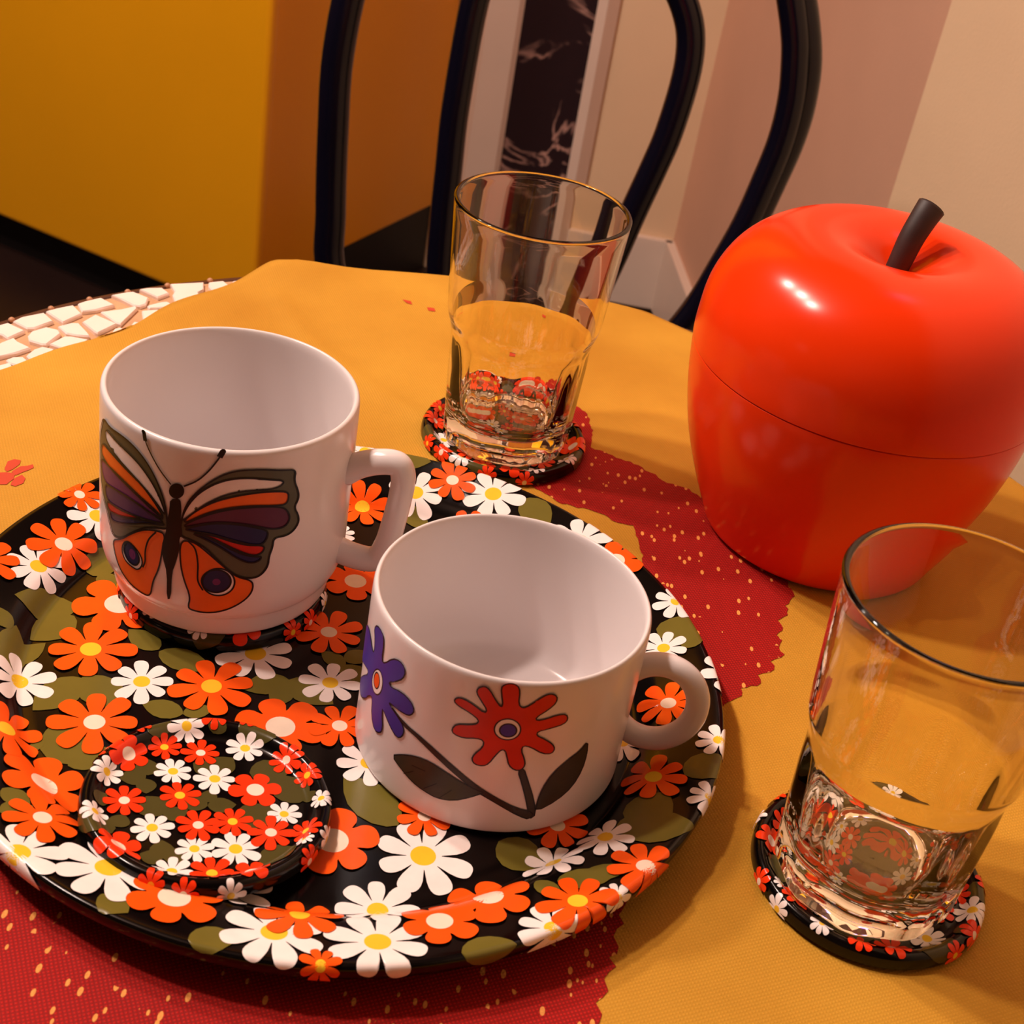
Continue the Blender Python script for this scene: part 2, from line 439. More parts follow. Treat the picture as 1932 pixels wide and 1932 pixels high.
D = json.loads('''{"tiles":[[[-0.2642,0.6194],[-0.2598,0.6253],[-0.2496,0.6208],[-0.2539,0.6102],[-0.2576,0.6126],[-0.2608,0.6128]],[[-0.2583,0.6277],[-0.2563,0.6335],[-0.248,0.6421],[-0.2409,0.6356],[-0.2465,0.6249],[-0.2495,0.6233]],[[-0.2479,0.6439],[-0.2446,0.6487],[-0.238,0.6556],[-0.231,0.6483],[-0.2363,0.6359]],[[-0.2366,0.6579],[-0.2346,0.6618],[-0.2282,0.6691],[-0.2195,0.6641],[-0.226,0.6551],[-0.2318,0.6505]],[[-0.2246,0.674],[-0.218,0.681],[-0.2157,0.6823],[-0.2064,0.6787],[-0.2053,0.6712],[-0.2074,0.6677],[-0.2104,0.6672],[-0.2185,0.6716]],[[-0.2465,0.6165],[-0.2466,0.6212],[-0.2417,0.6282],[-0.2354,0.6276],[-0.2332,0.6245],[-0.2354,0.6112],[-0.2372,0.6105],[-0.244,0.6119]],[[-0.237,0.631],[-0.2324,0.6371],[-0.2292,0.6381],[-0.2212,0.6296],[-0.2196,0.627],[-0.2251,0.6255],[-0.2308,0.6255]],[[-0.2281,0.6402],[-0.2247,0.6501],[-0.2119,0.6447],[-0.2172,0.6316],[-0.2189,0.6322]],[[-0.2234,0.6537],[-0.215,0.6608],[-0.2095,0.6667],[-0.2081,0.6656],[-0.2102,0.645],[-0.2126,0.6456]],[[-0.2343,0.6121],[-0.2307,0.6223],[-0.2276,0.6236],[-0.2187,0.6234],[-0.2229,0.6113],[-0.2252,0.61]],[[-0.2562,0.6014],[-0.2555,0.6048],[-0.2517,0.6119],[-0.2486,0.6092],[-0.2409,0.6054],[-0.245,0.5983],[-0.2514,0.591]],[[-0.2399,0.5974],[-0.2389,0.6047],[-0.2361,0.6086],[-0.2301,0.6083],[-0.2327,0.5958],[-0.2366,0.5942]],[[-0.2469,0.59],[-0.245,0.5938],[-0.2405,0.5956],[-0.2375,0.5931],[-0.2379,0.5862],[-0.2439,0.5875]],[[-0.2489,0.5832],[-0.2474,0.5846],[-0.2444,0.588],[-0.2411,0.5849],[-0.2419,0.5758],[-0.245,0.5717]],[[-0.2114,0.6313],[-0.2113,0.6395],[-0.2094,0.6415],[-0.2045,0.6399],[-0.2035,0.6322],[-0.2093,0.6281]],[[-0.2056,0.6426],[-0.2049,0.6501],[-0.1989,0.6509],[-0.1978,0.645],[-0.2021,0.6378]],[[-0.2137,0.6862],[-0.2109,0.689],[-0.2034,0.6928],[-0.1983,0.6881],[-0.2022,0.681]],[[-0.2011,0.6989],[-0.1854,0.708],[-0.1831,0.6999],[-0.1847,0.6952],[-0.1783,0.6814],[-0.1904,0.6756],[-0.1963,0.6871],[-0.1965,0.6919]],[[-0.2043,0.6695],[-0.1992,0.6765],[-0.1961,0.6783],[-0.1904,0.6741],[-0.1969,0.6703],[-0.2025,0.6674]],[[-0.2051,0.663],[-0.1975,0.6682],[-0.192,0.6687],[-0.1897,0.665],[-0.1895,0.6549],[-0.1999,0.6505]],[[-0.1886,0.6721],[-0.1824,0.6757],[-0.1788,0.6745],[-0.1808,0.6633],[-0.1864,0.6646]],[[-0.1831,0.7091],[-0.1765,0.7141],[-0.1727,0.7107],[-0.1681,0.7046],[-0.1699,0.7018],[-0.1774,0.699],[-0.1819,0.7045]],[[-0.1789,0.6938],[-0.1693,0.6981],[-0.1684,0.6886],[-0.1758,0.6825]],[[-0.1718,0.7153],[-0.1676,0.7203],[-0.1592,0.7262],[-0.1551,0.7197],[-0.1667,0.7073]],[[-0.2655,0.6164],[-0.2644,0.6185],[-0.261,0.6119],[-0.2619,0.6084]],[[-0.2628,0.6064],[-0.2603,0.6102],[-0.2569,0.6018],[-0.2592,0.5986]],[[-0.259,0.5964],[-0.2564,0.5997],[-0.2518,0.5903],[-0.2545,0.5861]],[[-0.2536,0.5798],[-0.25,0.5835],[-0.246,0.5727],[-0.2495,0.5699]]],"studs":[[-0.2602,0.6325],[-0.248,0.6518],[-0.2349,0.6697],[-0.2198,0.6856],[-0.2029,0.7009],[-0.1833,0.7151],[-0.163,0.7287]],"red":[[[0.0139,0.6562],[0.027,0.6426],[0.0319,0.6255],[0.0315,0.6086],[0.0381,0.6069],[0.0486,0.6017],[0.0569,0.5987],[0.0667,0.59],[0.0768,0.5874],[0.0868,0.5796],[0.1038,0.5635],[0.1196,0.5388],[0.1252,0.5157],[0.1206,0.5074],[0.1213,0.5008],[0.1168,0.4957],[0.1187,0.4912],[0.1157,0.4852],[0.1178,0.4823],[0.1162,0.4769],[0.1183,0.473],[0.1122,0.4667],[0.1134,0.4617],[0.1066,0.4564],[0.1076,0.4514],[0.0995,0.4461],[0.0997,0.4414],[0.0942,0.4361],[0.087,0.423],[0.077,0.4293],[0.0661,0.4689],[0.0591,0.5172],[0.058,0.527],[0.0565,0.5369],[0.0541,0.5468],[0.0469,0.5466],[0.0407,0.5511],[0.0309,0.5535],[0.0213,0.5533],[0.0109,0.5611],[-0.0048,0.5718],[-0.0132,0.6034],[-0.0063,0.6382]],[[0.0598,0.33],[0.0563,0.3214],[0.0581,0.3182],[0.055,0.3125],[0.0568,0.3087],[0.054,0.304],[0.0563,0.301],[0.0528,0.2956],[0.0543,0.2915],[0.0507,0.2864],[0.0528,0.2827],[0.0502,0.2769],[0.0515,0.2708],[0.0481,0.2656],[0.0472,0.2551],[0.0213,0.235],[-0.0332,0.2239],[-0.0878,0.2204],[-0.1388,0.2255],[-0.1712,0.2529],[-0.1782,0.2913],[-0.1394,0.3146],[-0.0792,0.3398],[0.0076,0.3475],[0.0469,0.3453]]],"marks":[[[-0.2119,0.5005],[-0.2129,0.5065],[-0.2111,0.509],[-0.2083,0.5091],[-0.2076,0.5062],[-0.2089,0.5012],[-0.2103,0.4989]],[[-0.2085,0.4995],[-0.2066,0.5047],[-0.2025,0.5077],[-0.2013,0.5054],[-0.2044,0.5004],[-0.2058,0.4978]],[[-0.2139,0.4963],[-0.2102,0.4985],[-0.2062,0.499],[-0.2057,0.4948],[-0.2068,0.49],[-0.2104,0.4887]],[[-0.2054,0.4957],[-0.2038,0.4988],[-0.2015,0.4967],[-0.201,0.4929],[-0.2031,0.4898],[-0.2053,0.4901]],[[-0.0806,0.731],[-0.0761,0.7309],[-0.0745,0.7267],[-0.0776,0.7274]],[[-0.0663,0.7268],[-0.0622,0.7272],[-0.0611,0.7235],[-0.0651,0.7231]],[[-0.007,0.7386],[-0.0035,0.7388],[-0.0037,0.7345],[-0.0073,0.7344]]],"tray_f":[["W",-104.2,-33.7,12.7,5],["W",-65.1,-21.6,11.2,0],["W",43.4,-77.6,15.9,10],["W",33.3,-103.1,12.7,0],["W",6.5,-129.0,15.5,0],["W",36.7,-126.2,15.5,8],["W",-1.8,-4.0,11.2,15],["W",-31.2,4.3,14.8,0],["W",42.9,125.8,14.1,0],["W",9.5,120.9,12.7,10],["W",-110.6,59.1,12.1,0],["W",-120.4,21.7,12.0,20],["W",-148.5,65.0,11.6,0],["W",82.8,102.1,13.7,0],["W",124.7,67.7,9.7,0],["W",120.2,40.9,9.4,0],["W",147.0,27.7,12.2,0],["W",19.0,-40.9,10.6,0],["W",85.5,-73.9,10.8,0],["W",102.2,-63.4,9.9,20],["W",87.7,-111.8,11.4,0],["W",-47.2,-115.6,15.9,0],["W",-73.0,-120.5,14.1,10],["W",-11.3,-105.4,13.1,0],["W",106.7,-93.9,5.7,0],["W",136.9,-42.1,8.1,0],["W",104.4,-6.6,11.6,10],["W",-16.2,137.6,12.0,0],["W",140.6,-12.1,8.7,0],["W",-17.1,88.5,6.6,0],["B",-85.9,17.8,16.4,0],["B",-4.6,58.3,12.7,10],["B",-13.5,-31.5,14.9,20],["B",-78.8,-80.3,14.6,10],["B",14.4,-78.4,14.9,0],["B",66.9,-96.8,14.1,0],["B",-25.2,-122.0,14.3,10],["B",53.5,-112.6,12.1,0],["B",98.7,91.0,11.7,0],["B",5.3,74.5,8.6,0],["Oy",-87.2,-10.1,15.4,0],["Oy",-41.4,-17.7,14.9,0],["Oy",-98.9,-63.4,13.6,0],["Oy",11.8,-117.6,13.0,0],["Oy",-11.6,109.6,13.1,10],["Oy",94.5,-98.2,13.0,0],["Oy",117.8,-31.3,12.2,15],["Oy",22.4,-140.3,6.3,0],["Oy",58.2,158.6,8.1,0],["Oy",-54.1,-159.1,8.0,0],["Oy",34.1,104.7,11.2,0],["Oy",-57.0,79.2,13.2,0],["Oy",-69.0,45.0,12.6,20],["Ow",-73.5,-45.9,14.9,0],["Ow",-116.6,37.7,13.9,15],["Ow",24.1,130.5,11.4,0],["Ow",122.6,9.4,12.1,10],["Ow",-8.1,23.7,12.9,0],["Ow",6.0,-25.8,11.2,0],["Ow",115.2,-79.5,12.3,0],["Ow",-137.3,13.7,11.9,0],["Ow",-72.8,-101.3,12.0,10],["Ow",84.8,-54.0,11.1,0],["Ow",41.2,-60.9,9.2,10],["Ow",-120.5,65.9,8.7,0],["Ow",52.2,-6.1,13.4,0],["Ow",-39.9,54.3,12.7,0],["W",65.3,62.2,14.8,0],["W",73.5,-28.2,13.0,10],["W",-89.9,95.4,12.3,0]],"tray_l":[[-99.8,11.2,-119.2,4.1,0.5],[-99.1,6.5,-107.5,-8.9,0.55],[-109.8,-34.3,-115.1,-13.8,0.45],[-111.1,-26.6,-104.3,-13.1,0.4],[-85.0,-25.3,-93.4,-42.7,0.5],[-85.1,-24.8,-69.3,-34.6,0.55],[-64.6,-3.1,-76.5,3.7,0.5],[-64.3,-4.2,-46.7,-8.2,0.45],[-16.3,-6.4,-29.1,-14.5,0.5],[-16.3,-6.4,-0.9,-13.8,0.55],[-16.0,-7.8,-17.9,-20.0,0.5],[-46.9,-33.8,-59.7,-32.4,0.5],[-46.9,-33.8,-39.0,-28.8,0.5],[-75.1,-66.7,-83.9,-50.1,0.55],[-74.8,-67.4,-64.7,-57.5,0.5],[33.4,-66.6,15.0,-51.1,0.45],[-45.2,-129.0,-36.7,-133.6,0.7],[-88.6,-93.1,-79.6,-96.7,0.6],[-84.9,-104.7,-78.4,-97.6,0.6],[-16.1,-140.1,-4.3,-134.8,0.6],[61.5,-126.9,75.1,-120.6,0.5],[66.4,-65.4,79.3,-72.8,0.7],[105.4,-58.5,127.9,-57.1,0.55],[110.6,-57.3,121.1,-41.8,0.6],[128.3,-30.5,141.6,-21.8,0.6],[87.7,-87.5,103.4,-84.3,0.45],[125.1,42.4,128.9,57.5,0.9],[128.1,40.7,132.5,49.8,0.6],[56.0,124.3,67.7,113.2,0.6],[-9.3,139.2,9.9,139.4,0.5],[16.1,103.6,7.6,113.5,0.5],[0.8,9.4,7.5,16.1,0.6],[-0.4,5.9,12.4,0.4,0.5],[-100.8,31.3,-100.0,46.8,0.6],[-98.6,33.8,-91.3,27.4,0.6],[-132.8,91.7,-128.0,104.2,0.6],[1.4,6.4,-7.2,11.7,0.5],[6.9,104.6,-0.3,94.1,0.5],[81.0,-87.7,88.0,-94.5,0.5],[109.2,-80.0,95.9,-84.4,0.4],[-87.9,-64.2,-87.1,-57.1,0.4],[-116.8,-14.1,-125.5,-7.9,0.5]],"coaster_f":[["W",4.75,29.8,6.43,0],["W",-14.39,11.8,6.31,10],["W",-0.81,12.26,6.92,0],["W",-16.32,32.39,6.63,0],["W",-34.17,3.4,5.65,0],["W",-31.62,-16.42,5.11,0],["W",-12.97,-14.95,6.69,0],["W",1.69,-20.15,5.99,10],["W",13.55,-16.78,7.96,0],["W",24.23,2.55,5.52,0],["W",-1.98,-31.6,6.51,0],["W",35.77,9.44,4.05,0],["W",34.12,-10.0,3.08,0],["B",12.85,10.95,8.28,0],["B",-30.31,14.36,7.28,20],["B",-20.26,-27.21,8.06,0],["B",21.04,-26.35,6.33,0],["Oy",-20.38,22.18,5.63,0],["Oy",-9.12,1.41,6.71,10],["Oy",9.66,-5.44,6.35,0],["Oy",33.2,-4.46,5.46,0],["Oy",28.64,20.54,5.02,0],["Oy",9.46,-28.95,7.11,0],["Ow",-8.47,23.07,6.4,0],["Ow",-24.64,-5.83,7.06,0],["Ow",-0.01,-10.0,6.95,10],["Ow",19.76,27.15,6.25,0],["Ow",22.18,-6.84,7.56,0]],"coaster_l":[[-2.21,15.51,1.5,22.97,0.6],[-2.21,15.51,-8.48,17.49,0.6],[-21.86,7.56,-28.21,4.1,0.6],[-21.28,7.72,-23.96,14.24,0.6],[-21.34,5.92,-19.55,0.24,0.6],[-11.84,-8.86,-17.98,-2.81,0.7],[-11.04,-9.49,-5.77,-4.76,0.5],[0.39,-0.61,-7.74,-0.14,0.5],[0.39,-0.61,7.65,2.14,0.5],[-0.06,1.0,-0.84,6.02,0.6],[27.71,9.1,21.02,18.98,0.6],[27.92,10.92,32.5,13.0,0.5],[10.9,-5.54,19.67,3.53,0.5],[9.04,18.52,19.62,22.27,0.6],[-23.21,-18.36,-37.1,-21.08,0.5],[-23.46,-17.61,-22.76,-12.49,0.7],[-6.11,-27.6,-12.21,-26.77,0.6],[-6.33,-26.88,-8.35,-20.26,0.6],[-5.78,-26.74,-0.42,-23.06,0.6],[21.97,-20.66,30.85,-12.86,0.5],[-7.04,33.01,-5.85,38.24,0.7],[0.53,39.02,12.58,35.51,0.5],[-32.92,-10.93,-31.18,-5.39,0.6],[-27.21,24.57,-23.17,32.43,0.5]],"bfly":[["olive",[[-95.63,50.48],[-93.52,58.85],[-89.01,64.88],[-83.09,70.1],[-77.21,73.52],[-71.26,75.03],[-62.02,75.01],[-53.82,73.74],[-47.0,72.91],[-47.7,68.46],[-44.88,63.34],[-44.54,60.23],[-46.54,57.26],[-43.76,53.14],[-43.41,49.95],[-45.94,47.07],[-49.49,45.92],[-55.18,46.2],[-55.27,42.31],[-56.66,38.59],[-56.75,34.63],[-58.63,31.71],[-61.82,29.86],[-66.72,30.11],[-70.81,31.46],[-74.94,34.21],[-79.9,38.67],[-84.83,42.83],[-91.31,44.88],[-95.42,45.18]]],["white",[[-94.79,54.08],[-91.95,59.91],[-87.46,65.12],[-81.51,69.17],[-74.82,71.46],[-67.22,71.85],[-58.47,70.51],[-52.4,69.32],[-53.26,67.59],[-57.34,66.68],[-64.55,66.95],[-72.23,66.38],[-78.96,64.24],[-85.67,60.19],[-91.73,54.7],[-94.86,51.79]]],["orange",[[-94.06,52.34],[-88.67,57.5],[-81.89,61.76],[-73.64,64.51],[-64.46,65.84],[-56.42,65.59],[-49.95,64.41],[-49.65,61.33],[-50.77,59.27],[-56.76,59.86],[-64.87,60.64],[-72.6,60.21],[-79.42,58.77],[-86.25,55.99],[-93.21,51.39]]],["plum",[[-93.6,50.93],[-85.45,55.73],[-77.88,58.58],[-70.27,59.84],[-60.85,59.95],[-51.57,58.51],[-48.58,55.03],[-48.27,51.88],[-50.73,49.68],[-56.76,49.93],[-63.47,52.2],[-72.2,53.65],[-80.69,53.62],[-88.4,51.51],[-93.53,49.42]]],["navy",[[-93.92,48.8],[-86.83,51.75],[-79.13,53.37],[-70.61,53.04],[-63.41,51.43],[-58.41,49.77],[-57.8,47.37],[-59.61,44.1],[-63.68,44.12],[-69.34,45.58],[-76.48,47.42],[-83.55,48.76],[-91.47,48.53]]],["red",[[-88.27,48.64],[-80.38,47.77],[-72.48,45.6],[-66.08,44.12],[-59.16,43.65],[-59.36,40.93],[-62.53,39.47],[-67.45,40.84],[-73.92,43.65],[-81.1,46.71]]],["navy",[[-91.44,47.93],[-83.47,47.23],[-75.48,43.6],[-69.01,40.51],[-62.49,38.92],[-60.04,39.05],[-60.72,37.15],[-64.73,36.35],[-70.47,38.58],[-76.99,42.76],[-84.2,45.99]]],["olive",[[-101.53,49.37],[-102.65,56.61],[-105.5,62.49],[-109.33,67.91],[-114.29,72.06],[-120.74,74.75],[-128.15,75.4],[-137.55,74.23],[-145.37,74.68],[-149.54,68.68],[-153.18,62.45],[-153.2,57.14],[-152.15,49.22],[-150.32,45.5],[-145.21,41.1],[-141.37,39.14],[-138.12,35.28],[-134.37,30.82],[-127.45,32.98],[-119.98,39.04],[-113.56,43.53],[-106.81,45.88],[-101.44,46.72]]],["white",[[-141.61,71.65],[-134.03,71.42],[-124.2,70.49],[-117.32,68.79],[-111.15,65.11],[-106.33,60.01],[-103.01,54.26],[-102.5,52.14],[-106.19,55.57],[-111.98,59.64],[-120.49,63.15],[-130.83,65.48],[-139.43,66.77],[-143.24,68.69]]],["orange",[[-146.79,64.04],[-135.64,64.81],[-124.06,63.2],[-115.02,60.79],[-109.01,56.91],[-104.28,52.38],[-103.32,50.38],[-108.88,52.44],[-117.0,55.56],[-127.86,57.85],[-141.51,58.32],[-149.53,58.95]]],["purple",[[-151.19,56.23],[-135.57,58.87],[-123.96,58.02],[-114.89,55.6],[-107.03,53.04],[-102.42,49.88],[-109.79,51.0],[-119.13,52.46],[-130.63,52.08],[-145.25,48.86]]],["violet",[[-143.89,49.15],[-127.77,52.6],[-116.93,52.57],[-108.84,50.94],[-102.38,48.75],[-108.75,47.92],[-117.89,46.86],[-129.06,45.13],[-141.4,43.04]]],["red",[[-140.94,42.88],[-129.06,44.75],[-118.99,46.42],[-114.16,46.92],[-122.46,44.2],[-133.63,40.49],[-139.19,40.25]]],["navy",[[-138.17,39.98],[-127.6,42.31],[-116.77,45.77],[-106.88,48.15],[-101.49,48.24],[-110.64,46.51],[-121.21,42.02],[-135.31,36.53]]],["orange",[[-134.35,29.23],[-127.45,32.58],[-119.97,38.66],[-113.54,42.76],[-106.77,44.74],[-102.24,44.58],[-103.39,38.82],[-104.11,33.11],[-105.33,27.97],[-108.0,22.25],[-108.79,15.47],[-113.89,15.16],[-121.92,16.62],[-128.67,19.95],[-132.6,24.48]]],["white",[[-126.97,28.83],[-125.02,32.91],[-121.06,34.51],[-115.37,32.28],[-113.17,28.38],[-115.72,24.32],[-120.25,24.26],[-125.02,25.33]]],["navy",[[-125.63,30.09],[-123.49,33.6],[-119.87,34.15],[-115.89,31.29],[-115.17,28.23],[-117.63,25.39],[-121.85,25.57],[-124.66,27.5]]],["purple",[[-118.05,30.78],[-117.81,30.15],[-117.76,29.49],[-117.91,28.84],[-118.24,28.27],[-118.72,27.84],[-119.3,27.58],[-119.95,27.53],[-120.58,27.68],[-121.14,28.02],[-121.57,28.52],[-121.83,29.13],[-121.88,29.8],[-121.72,30.45],[-121.37,31.04],[-120.86,31.48],[-120.26,31.75],[-119.61,31.8],[-118.99,31.65],[-118.46,31.29]]],["orange",[[-95.51,43.23],[-91.3,44.5],[-87.23,43.26],[-81.5,39.31],[-74.94,34.21],[-69.97,30.64],[-63.81,29.09],[-62.76,25.76],[-64.53,21.86],[-69.98,18.09],[-76.27,15.6],[-82.65,14.49],[-88.38,14.77],[-90.9,15.55],[-89.87,20.64],[-93.05,27.27],[-94.99,33.99]]],["white",[[-71.12,28.66],[-71.35,26.83],[-72.24,25.17],[-73.72,23.84],[-75.62,22.95],[-77.77,22.56],[-79.95,22.71],[-81.94,23.38],[-83.56,24.53],[-84.64,26.06],[-85.07,27.84],[-84.81,29.7],[-83.9,31.45],[-82.42,32.92],[-80.53,33.93],[-78.41,34.37],[-76.26,34.2],[-74.28,33.43],[-72.67,32.15],[-71.57,30.5]]],["navy",[[-72.73,29.07],[-72.95,27.53],[-73.77,26.14],[-75.12,25.0],[-76.85,24.23],[-78.8,23.87],[-80.77,23.97],[-82.58,24.51],[-84.05,25.44],[-85.02,26.71],[-85.41,28.19],[-85.17,29.75],[-84.33,31.24],[-82.98,32.48],[-81.25,33.36],[-79.32,33.76],[-77.37,33.64],[-75.57,33.02],[-74.12,31.97],[-73.14,30.6]]],["purple",[[-77.22,28.55],[-77.28,28.1],[-77.51,27.69],[-77.88,27.35],[-78.35,27.12],[-78.88,27.01],[-79.43,27.04],[-79.92,27.21],[-80.32,27.5],[-80.59,27.88],[-80.7,28.31],[-80.64,28.76],[-80.41,29.18],[-80.04,29.53],[-79.57,29.77],[-79.04,29.88],[-78.5,29.85],[-78.0,29.67],[-77.6,29.38],[-77.33,28.99]]],["dark",[[-94.38,64.16],[-94.51,63.17],[-94.95,62.21],[-95.68,61.36],[-96.61,60.71],[-97.67,60.31],[-98.75,60.19],[-99.74,60.39],[-100.55,60.87],[-101.09,61.59],[-101.3,62.5],[-101.15,63.5],[-100.68,64.48],[-99.93,65.36],[-98.97,66.04],[-97.9,66.45],[-96.84,66.55],[-95.87,66.33],[-95.1,65.82],[-94.58,65.07]]],["dark",[[-100.59,59.42],[-96.04,60.91],[-95.31,56.97],[-95.51,51.65],[-94.45,45.78],[-95.82,44.7],[-95.56,40.12],[-97.08,33.49],[-98.64,29.13],[-98.68,17.84],[-100.77,16.85],[-100.99,28.49],[-103.24,34.17],[-104.04,39.4],[-102.39,43.76],[-101.56,50.13],[-100.71,55.65]]]],"bfly_s":[[[[-100.38,65.4],[-105.73,69.76],[-110.47,74.8],[-112.97,78.27],[-114.04,81.47]],2.4271844660194177],[[[-113.27,78.53],[-114.04,81.47],[-114.35,81.79]],7.6282940360610265],[[[-94.62,66.02],[-89.21,69.25],[-84.79,73.53],[-81.24,78.25],[-79.18,81.64]],2.7739251040221915],[[[-80.41,79.61],[-79.32,81.63],[-79.05,82.01]],9.015256588072122],[[[-113.34,26.72],[-112.17,29.55],[-112.1,34.33],[-110.44,39.62],[-106.76,44.13]],2.7739251040221915],[[[-84.58,24.29],[-86.95,28.37],[-87.27,35.46],[-88.74,41.47],[-92.1,44.34]],2.7739251040221915]],"cupp":[["stem",[[-76.23,28.48],[-74.21,29.91],[-71.45,24.46],[-67.32,16.12],[-64.6,8.32],[-67.02,6.41],[-69.67,14.14],[-73.51,23.1]]],["stem",[[-135.47,35.63],[-125.78,33.12],[-114.59,31.37],[-103.61,26.93],[-92.47,21.06],[-82.42,16.23],[-73.68,12.14],[-65.58,9.59],[-67.02,6.41],[-71.57,8.33],[-82.02,14.07],[-90.59,17.86],[-94.25,19.89],[-106.24,25.91],[-117.6,30.57],[-126.49,32.01]]],["leaf",[[-129.67,16.5],[-124.17,20.2],[-117.83,23.0],[-110.98,23.87],[-104.23,22.42],[-97.68,20.36],[-90.01,18.34],[-87.35,18.12],[-92.71,14.83],[-98.9,11.6],[-105.69,10.2],[-111.73,10.82],[-117.48,11.95],[-122.99,13.99]]],["leaf",[[-47.5,36.67],[-46.09,30.46],[-46.61,23.41],[-49.98,17.27],[-56.12,13.22],[-64.93,9.87],[-65.4,13.66],[-64.34,20.11],[-61.42,26.14],[-55.87,30.65],[-50.29,33.34]]],["red",[[-88.92,61.62],[-87.95,63.1],[-85.64,63.98],[-83.06,63.46],[-81.7,61.31],[-81.3,56.06],[-79.43,54.54],[-77.13,55.66],[-72.79,59.35],[-69.82,60.57],[-66.93,59.37],[-66.65,56.68],[-69.09,54.2],[-73.62,51.01],[-73.01,49.65],[-69.53,50.19],[-65.14,51.48],[-61.29,51.28],[-60.04,49.02],[-61.38,47.2],[-66.66,46.2],[-71.76,45.19],[-71.73,43.47],[-68.41,41.89],[-64.45,39.38],[-62.87,37.05],[-63.82,35.09],[-67.71,35.56],[-73.03,38.67],[-76.1,39.37],[-76.66,37.27],[-74.66,33.8],[-73.77,30.96],[-74.99,28.85],[-77.6,28.8],[-80.26,30.79],[-81.55,34.2],[-82.7,36.88],[-84.33,37.04],[-86.08,34.36],[-87.96,30.54],[-89.97,29.1],[-93.23,29.08],[-94.84,30.79],[-94.25,33.05],[-91.36,36.87],[-91.53,39.6],[-94.5,39.93],[-99.51,38.5],[-103.62,38.82],[-104.6,40.53],[-103.02,43.16],[-97.92,44.47],[-95.18,45.57],[-94.86,47.35],[-98.77,49.29],[-103.62,50.39],[-105.68,51.64],[-104.82,53.3],[-102.23,53.87],[-98.1,52.84],[-93.17,50.46],[-92.49,51.96],[-95.26,54.95],[-97.67,57.61],[-97.4,59.66],[-95.08,60.93],[-93.03,60.12],[-89.79,56.19],[-87.48,53.94],[-87.12,55.33],[-87.9,57.85]]],["white",[[-78.52,46.03],[-78.5,44.68],[-78.98,43.43],[-79.91,42.4],[-81.2,41.67],[-82.71,41.31],[-84.29,41.35],[-85.79,41.77],[-87.06,42.54],[-87.98,43.61],[-88.46,44.88],[-88.46,46.22],[-87.98,47.52],[-87.06,48.63],[-85.8,49.43],[-84.32,49.85],[-82.76,49.82],[-81.26,49.35],[-79.97,48.49],[-79.02,47.34]]],["blue",[[-79.95,45.53],[-79.95,44.69],[-80.26,43.9],[-80.87,43.25],[-81.71,42.78],[-82.69,42.55],[-83.71,42.57],[-84.68,42.84],[-85.51,43.33],[-86.1,44.01],[-86.41,44.81],[-86.41,45.65],[-86.09,46.46],[-85.49,47.14],[-84.67,47.64],[-83.7,47.89],[-82.68,47.88],[-81.71,47.59],[-80.88,47.06],[-80.27,46.35]]],["blue",[[-173.94,42.56],[-165.39,48.52],[-159.18,48.77],[-153.83,45.53],[-151.4,46.29],[-152.69,51.32],[-154.84,54.1],[-151.97,57.18],[-146.54,57.74],[-144.34,55.0],[-144.31,47.54],[-141.77,47.9],[-136.91,53.0],[-132.59,54.74],[-129.31,53.76],[-128.69,50.81],[-130.97,47.41],[-137.38,43.1],[-135.69,42.04],[-129.02,43.94],[-123.76,43.11],[-121.47,40.55],[-122.72,37.75],[-125.76,36.48],[-134.99,36.07],[-135.06,35.17],[-127.95,33.05],[-124.91,30.49],[-125.38,27.17],[-128.12,25.1],[-133.02,27.34],[-139.02,31.33],[-138.67,28.07],[-137.16,23.78],[-137.96,20.77],[-142.45,18.86],[-146.5,22.75],[-147.74,29.83],[-150.84,28.58],[-157.3,22.26],[-164.49,19.83],[-169.09,22.91],[-162.21,29.03],[-154.84,34.56],[-157.5,36.21],[-173.91,28.53],[-173.91,32.96]]],["white",[[-141.28,40.61],[-141.08,39.08],[-141.26,37.46],[-141.82,35.9],[-142.7,34.54],[-143.86,33.5],[-145.2,32.87],[-146.61,32.7],[-147.94,33.01],[-149.05,33.78],[-149.78,34.98],[-150.03,36.49],[-149.77,38.18],[-149.03,39.86],[-147.94,41.36],[-146.62,42.49],[-145.23,43.14],[-143.9,43.25],[-142.74,42.82],[-141.85,41.9]]],["orange",[[-143.64,39.68],[-143.48,38.72],[-143.56,37.72],[-143.85,36.77],[-144.33,35.95],[-144.98,35.35],[-145.73,35.02],[-146.51,34.99],[-147.24,35.26],[-147.86,35.81],[-148.28,36.6],[-148.45,37.54],[-148.36,38.56],[-148.02,39.55],[-147.46,40.4],[-146.76,41.03],[-145.99,41.37],[-145.23,41.39],[-144.55,41.09],[-144.0,40.49]]]],"cupv":[[[[-121.94,13.13],[-117.51,16.68]],2],[[[-111.91,11.84],[-106.74,16.35]],2],[[[-105.02,10.47],[-100.32,15.88]],2],[[[-118.68,18.59],[-112.44,19.24]],2]]}''')

# ------------------------------------------------------------------ materials
def wood_dark():
    return mat('dark_edge', '4a2412', .5)

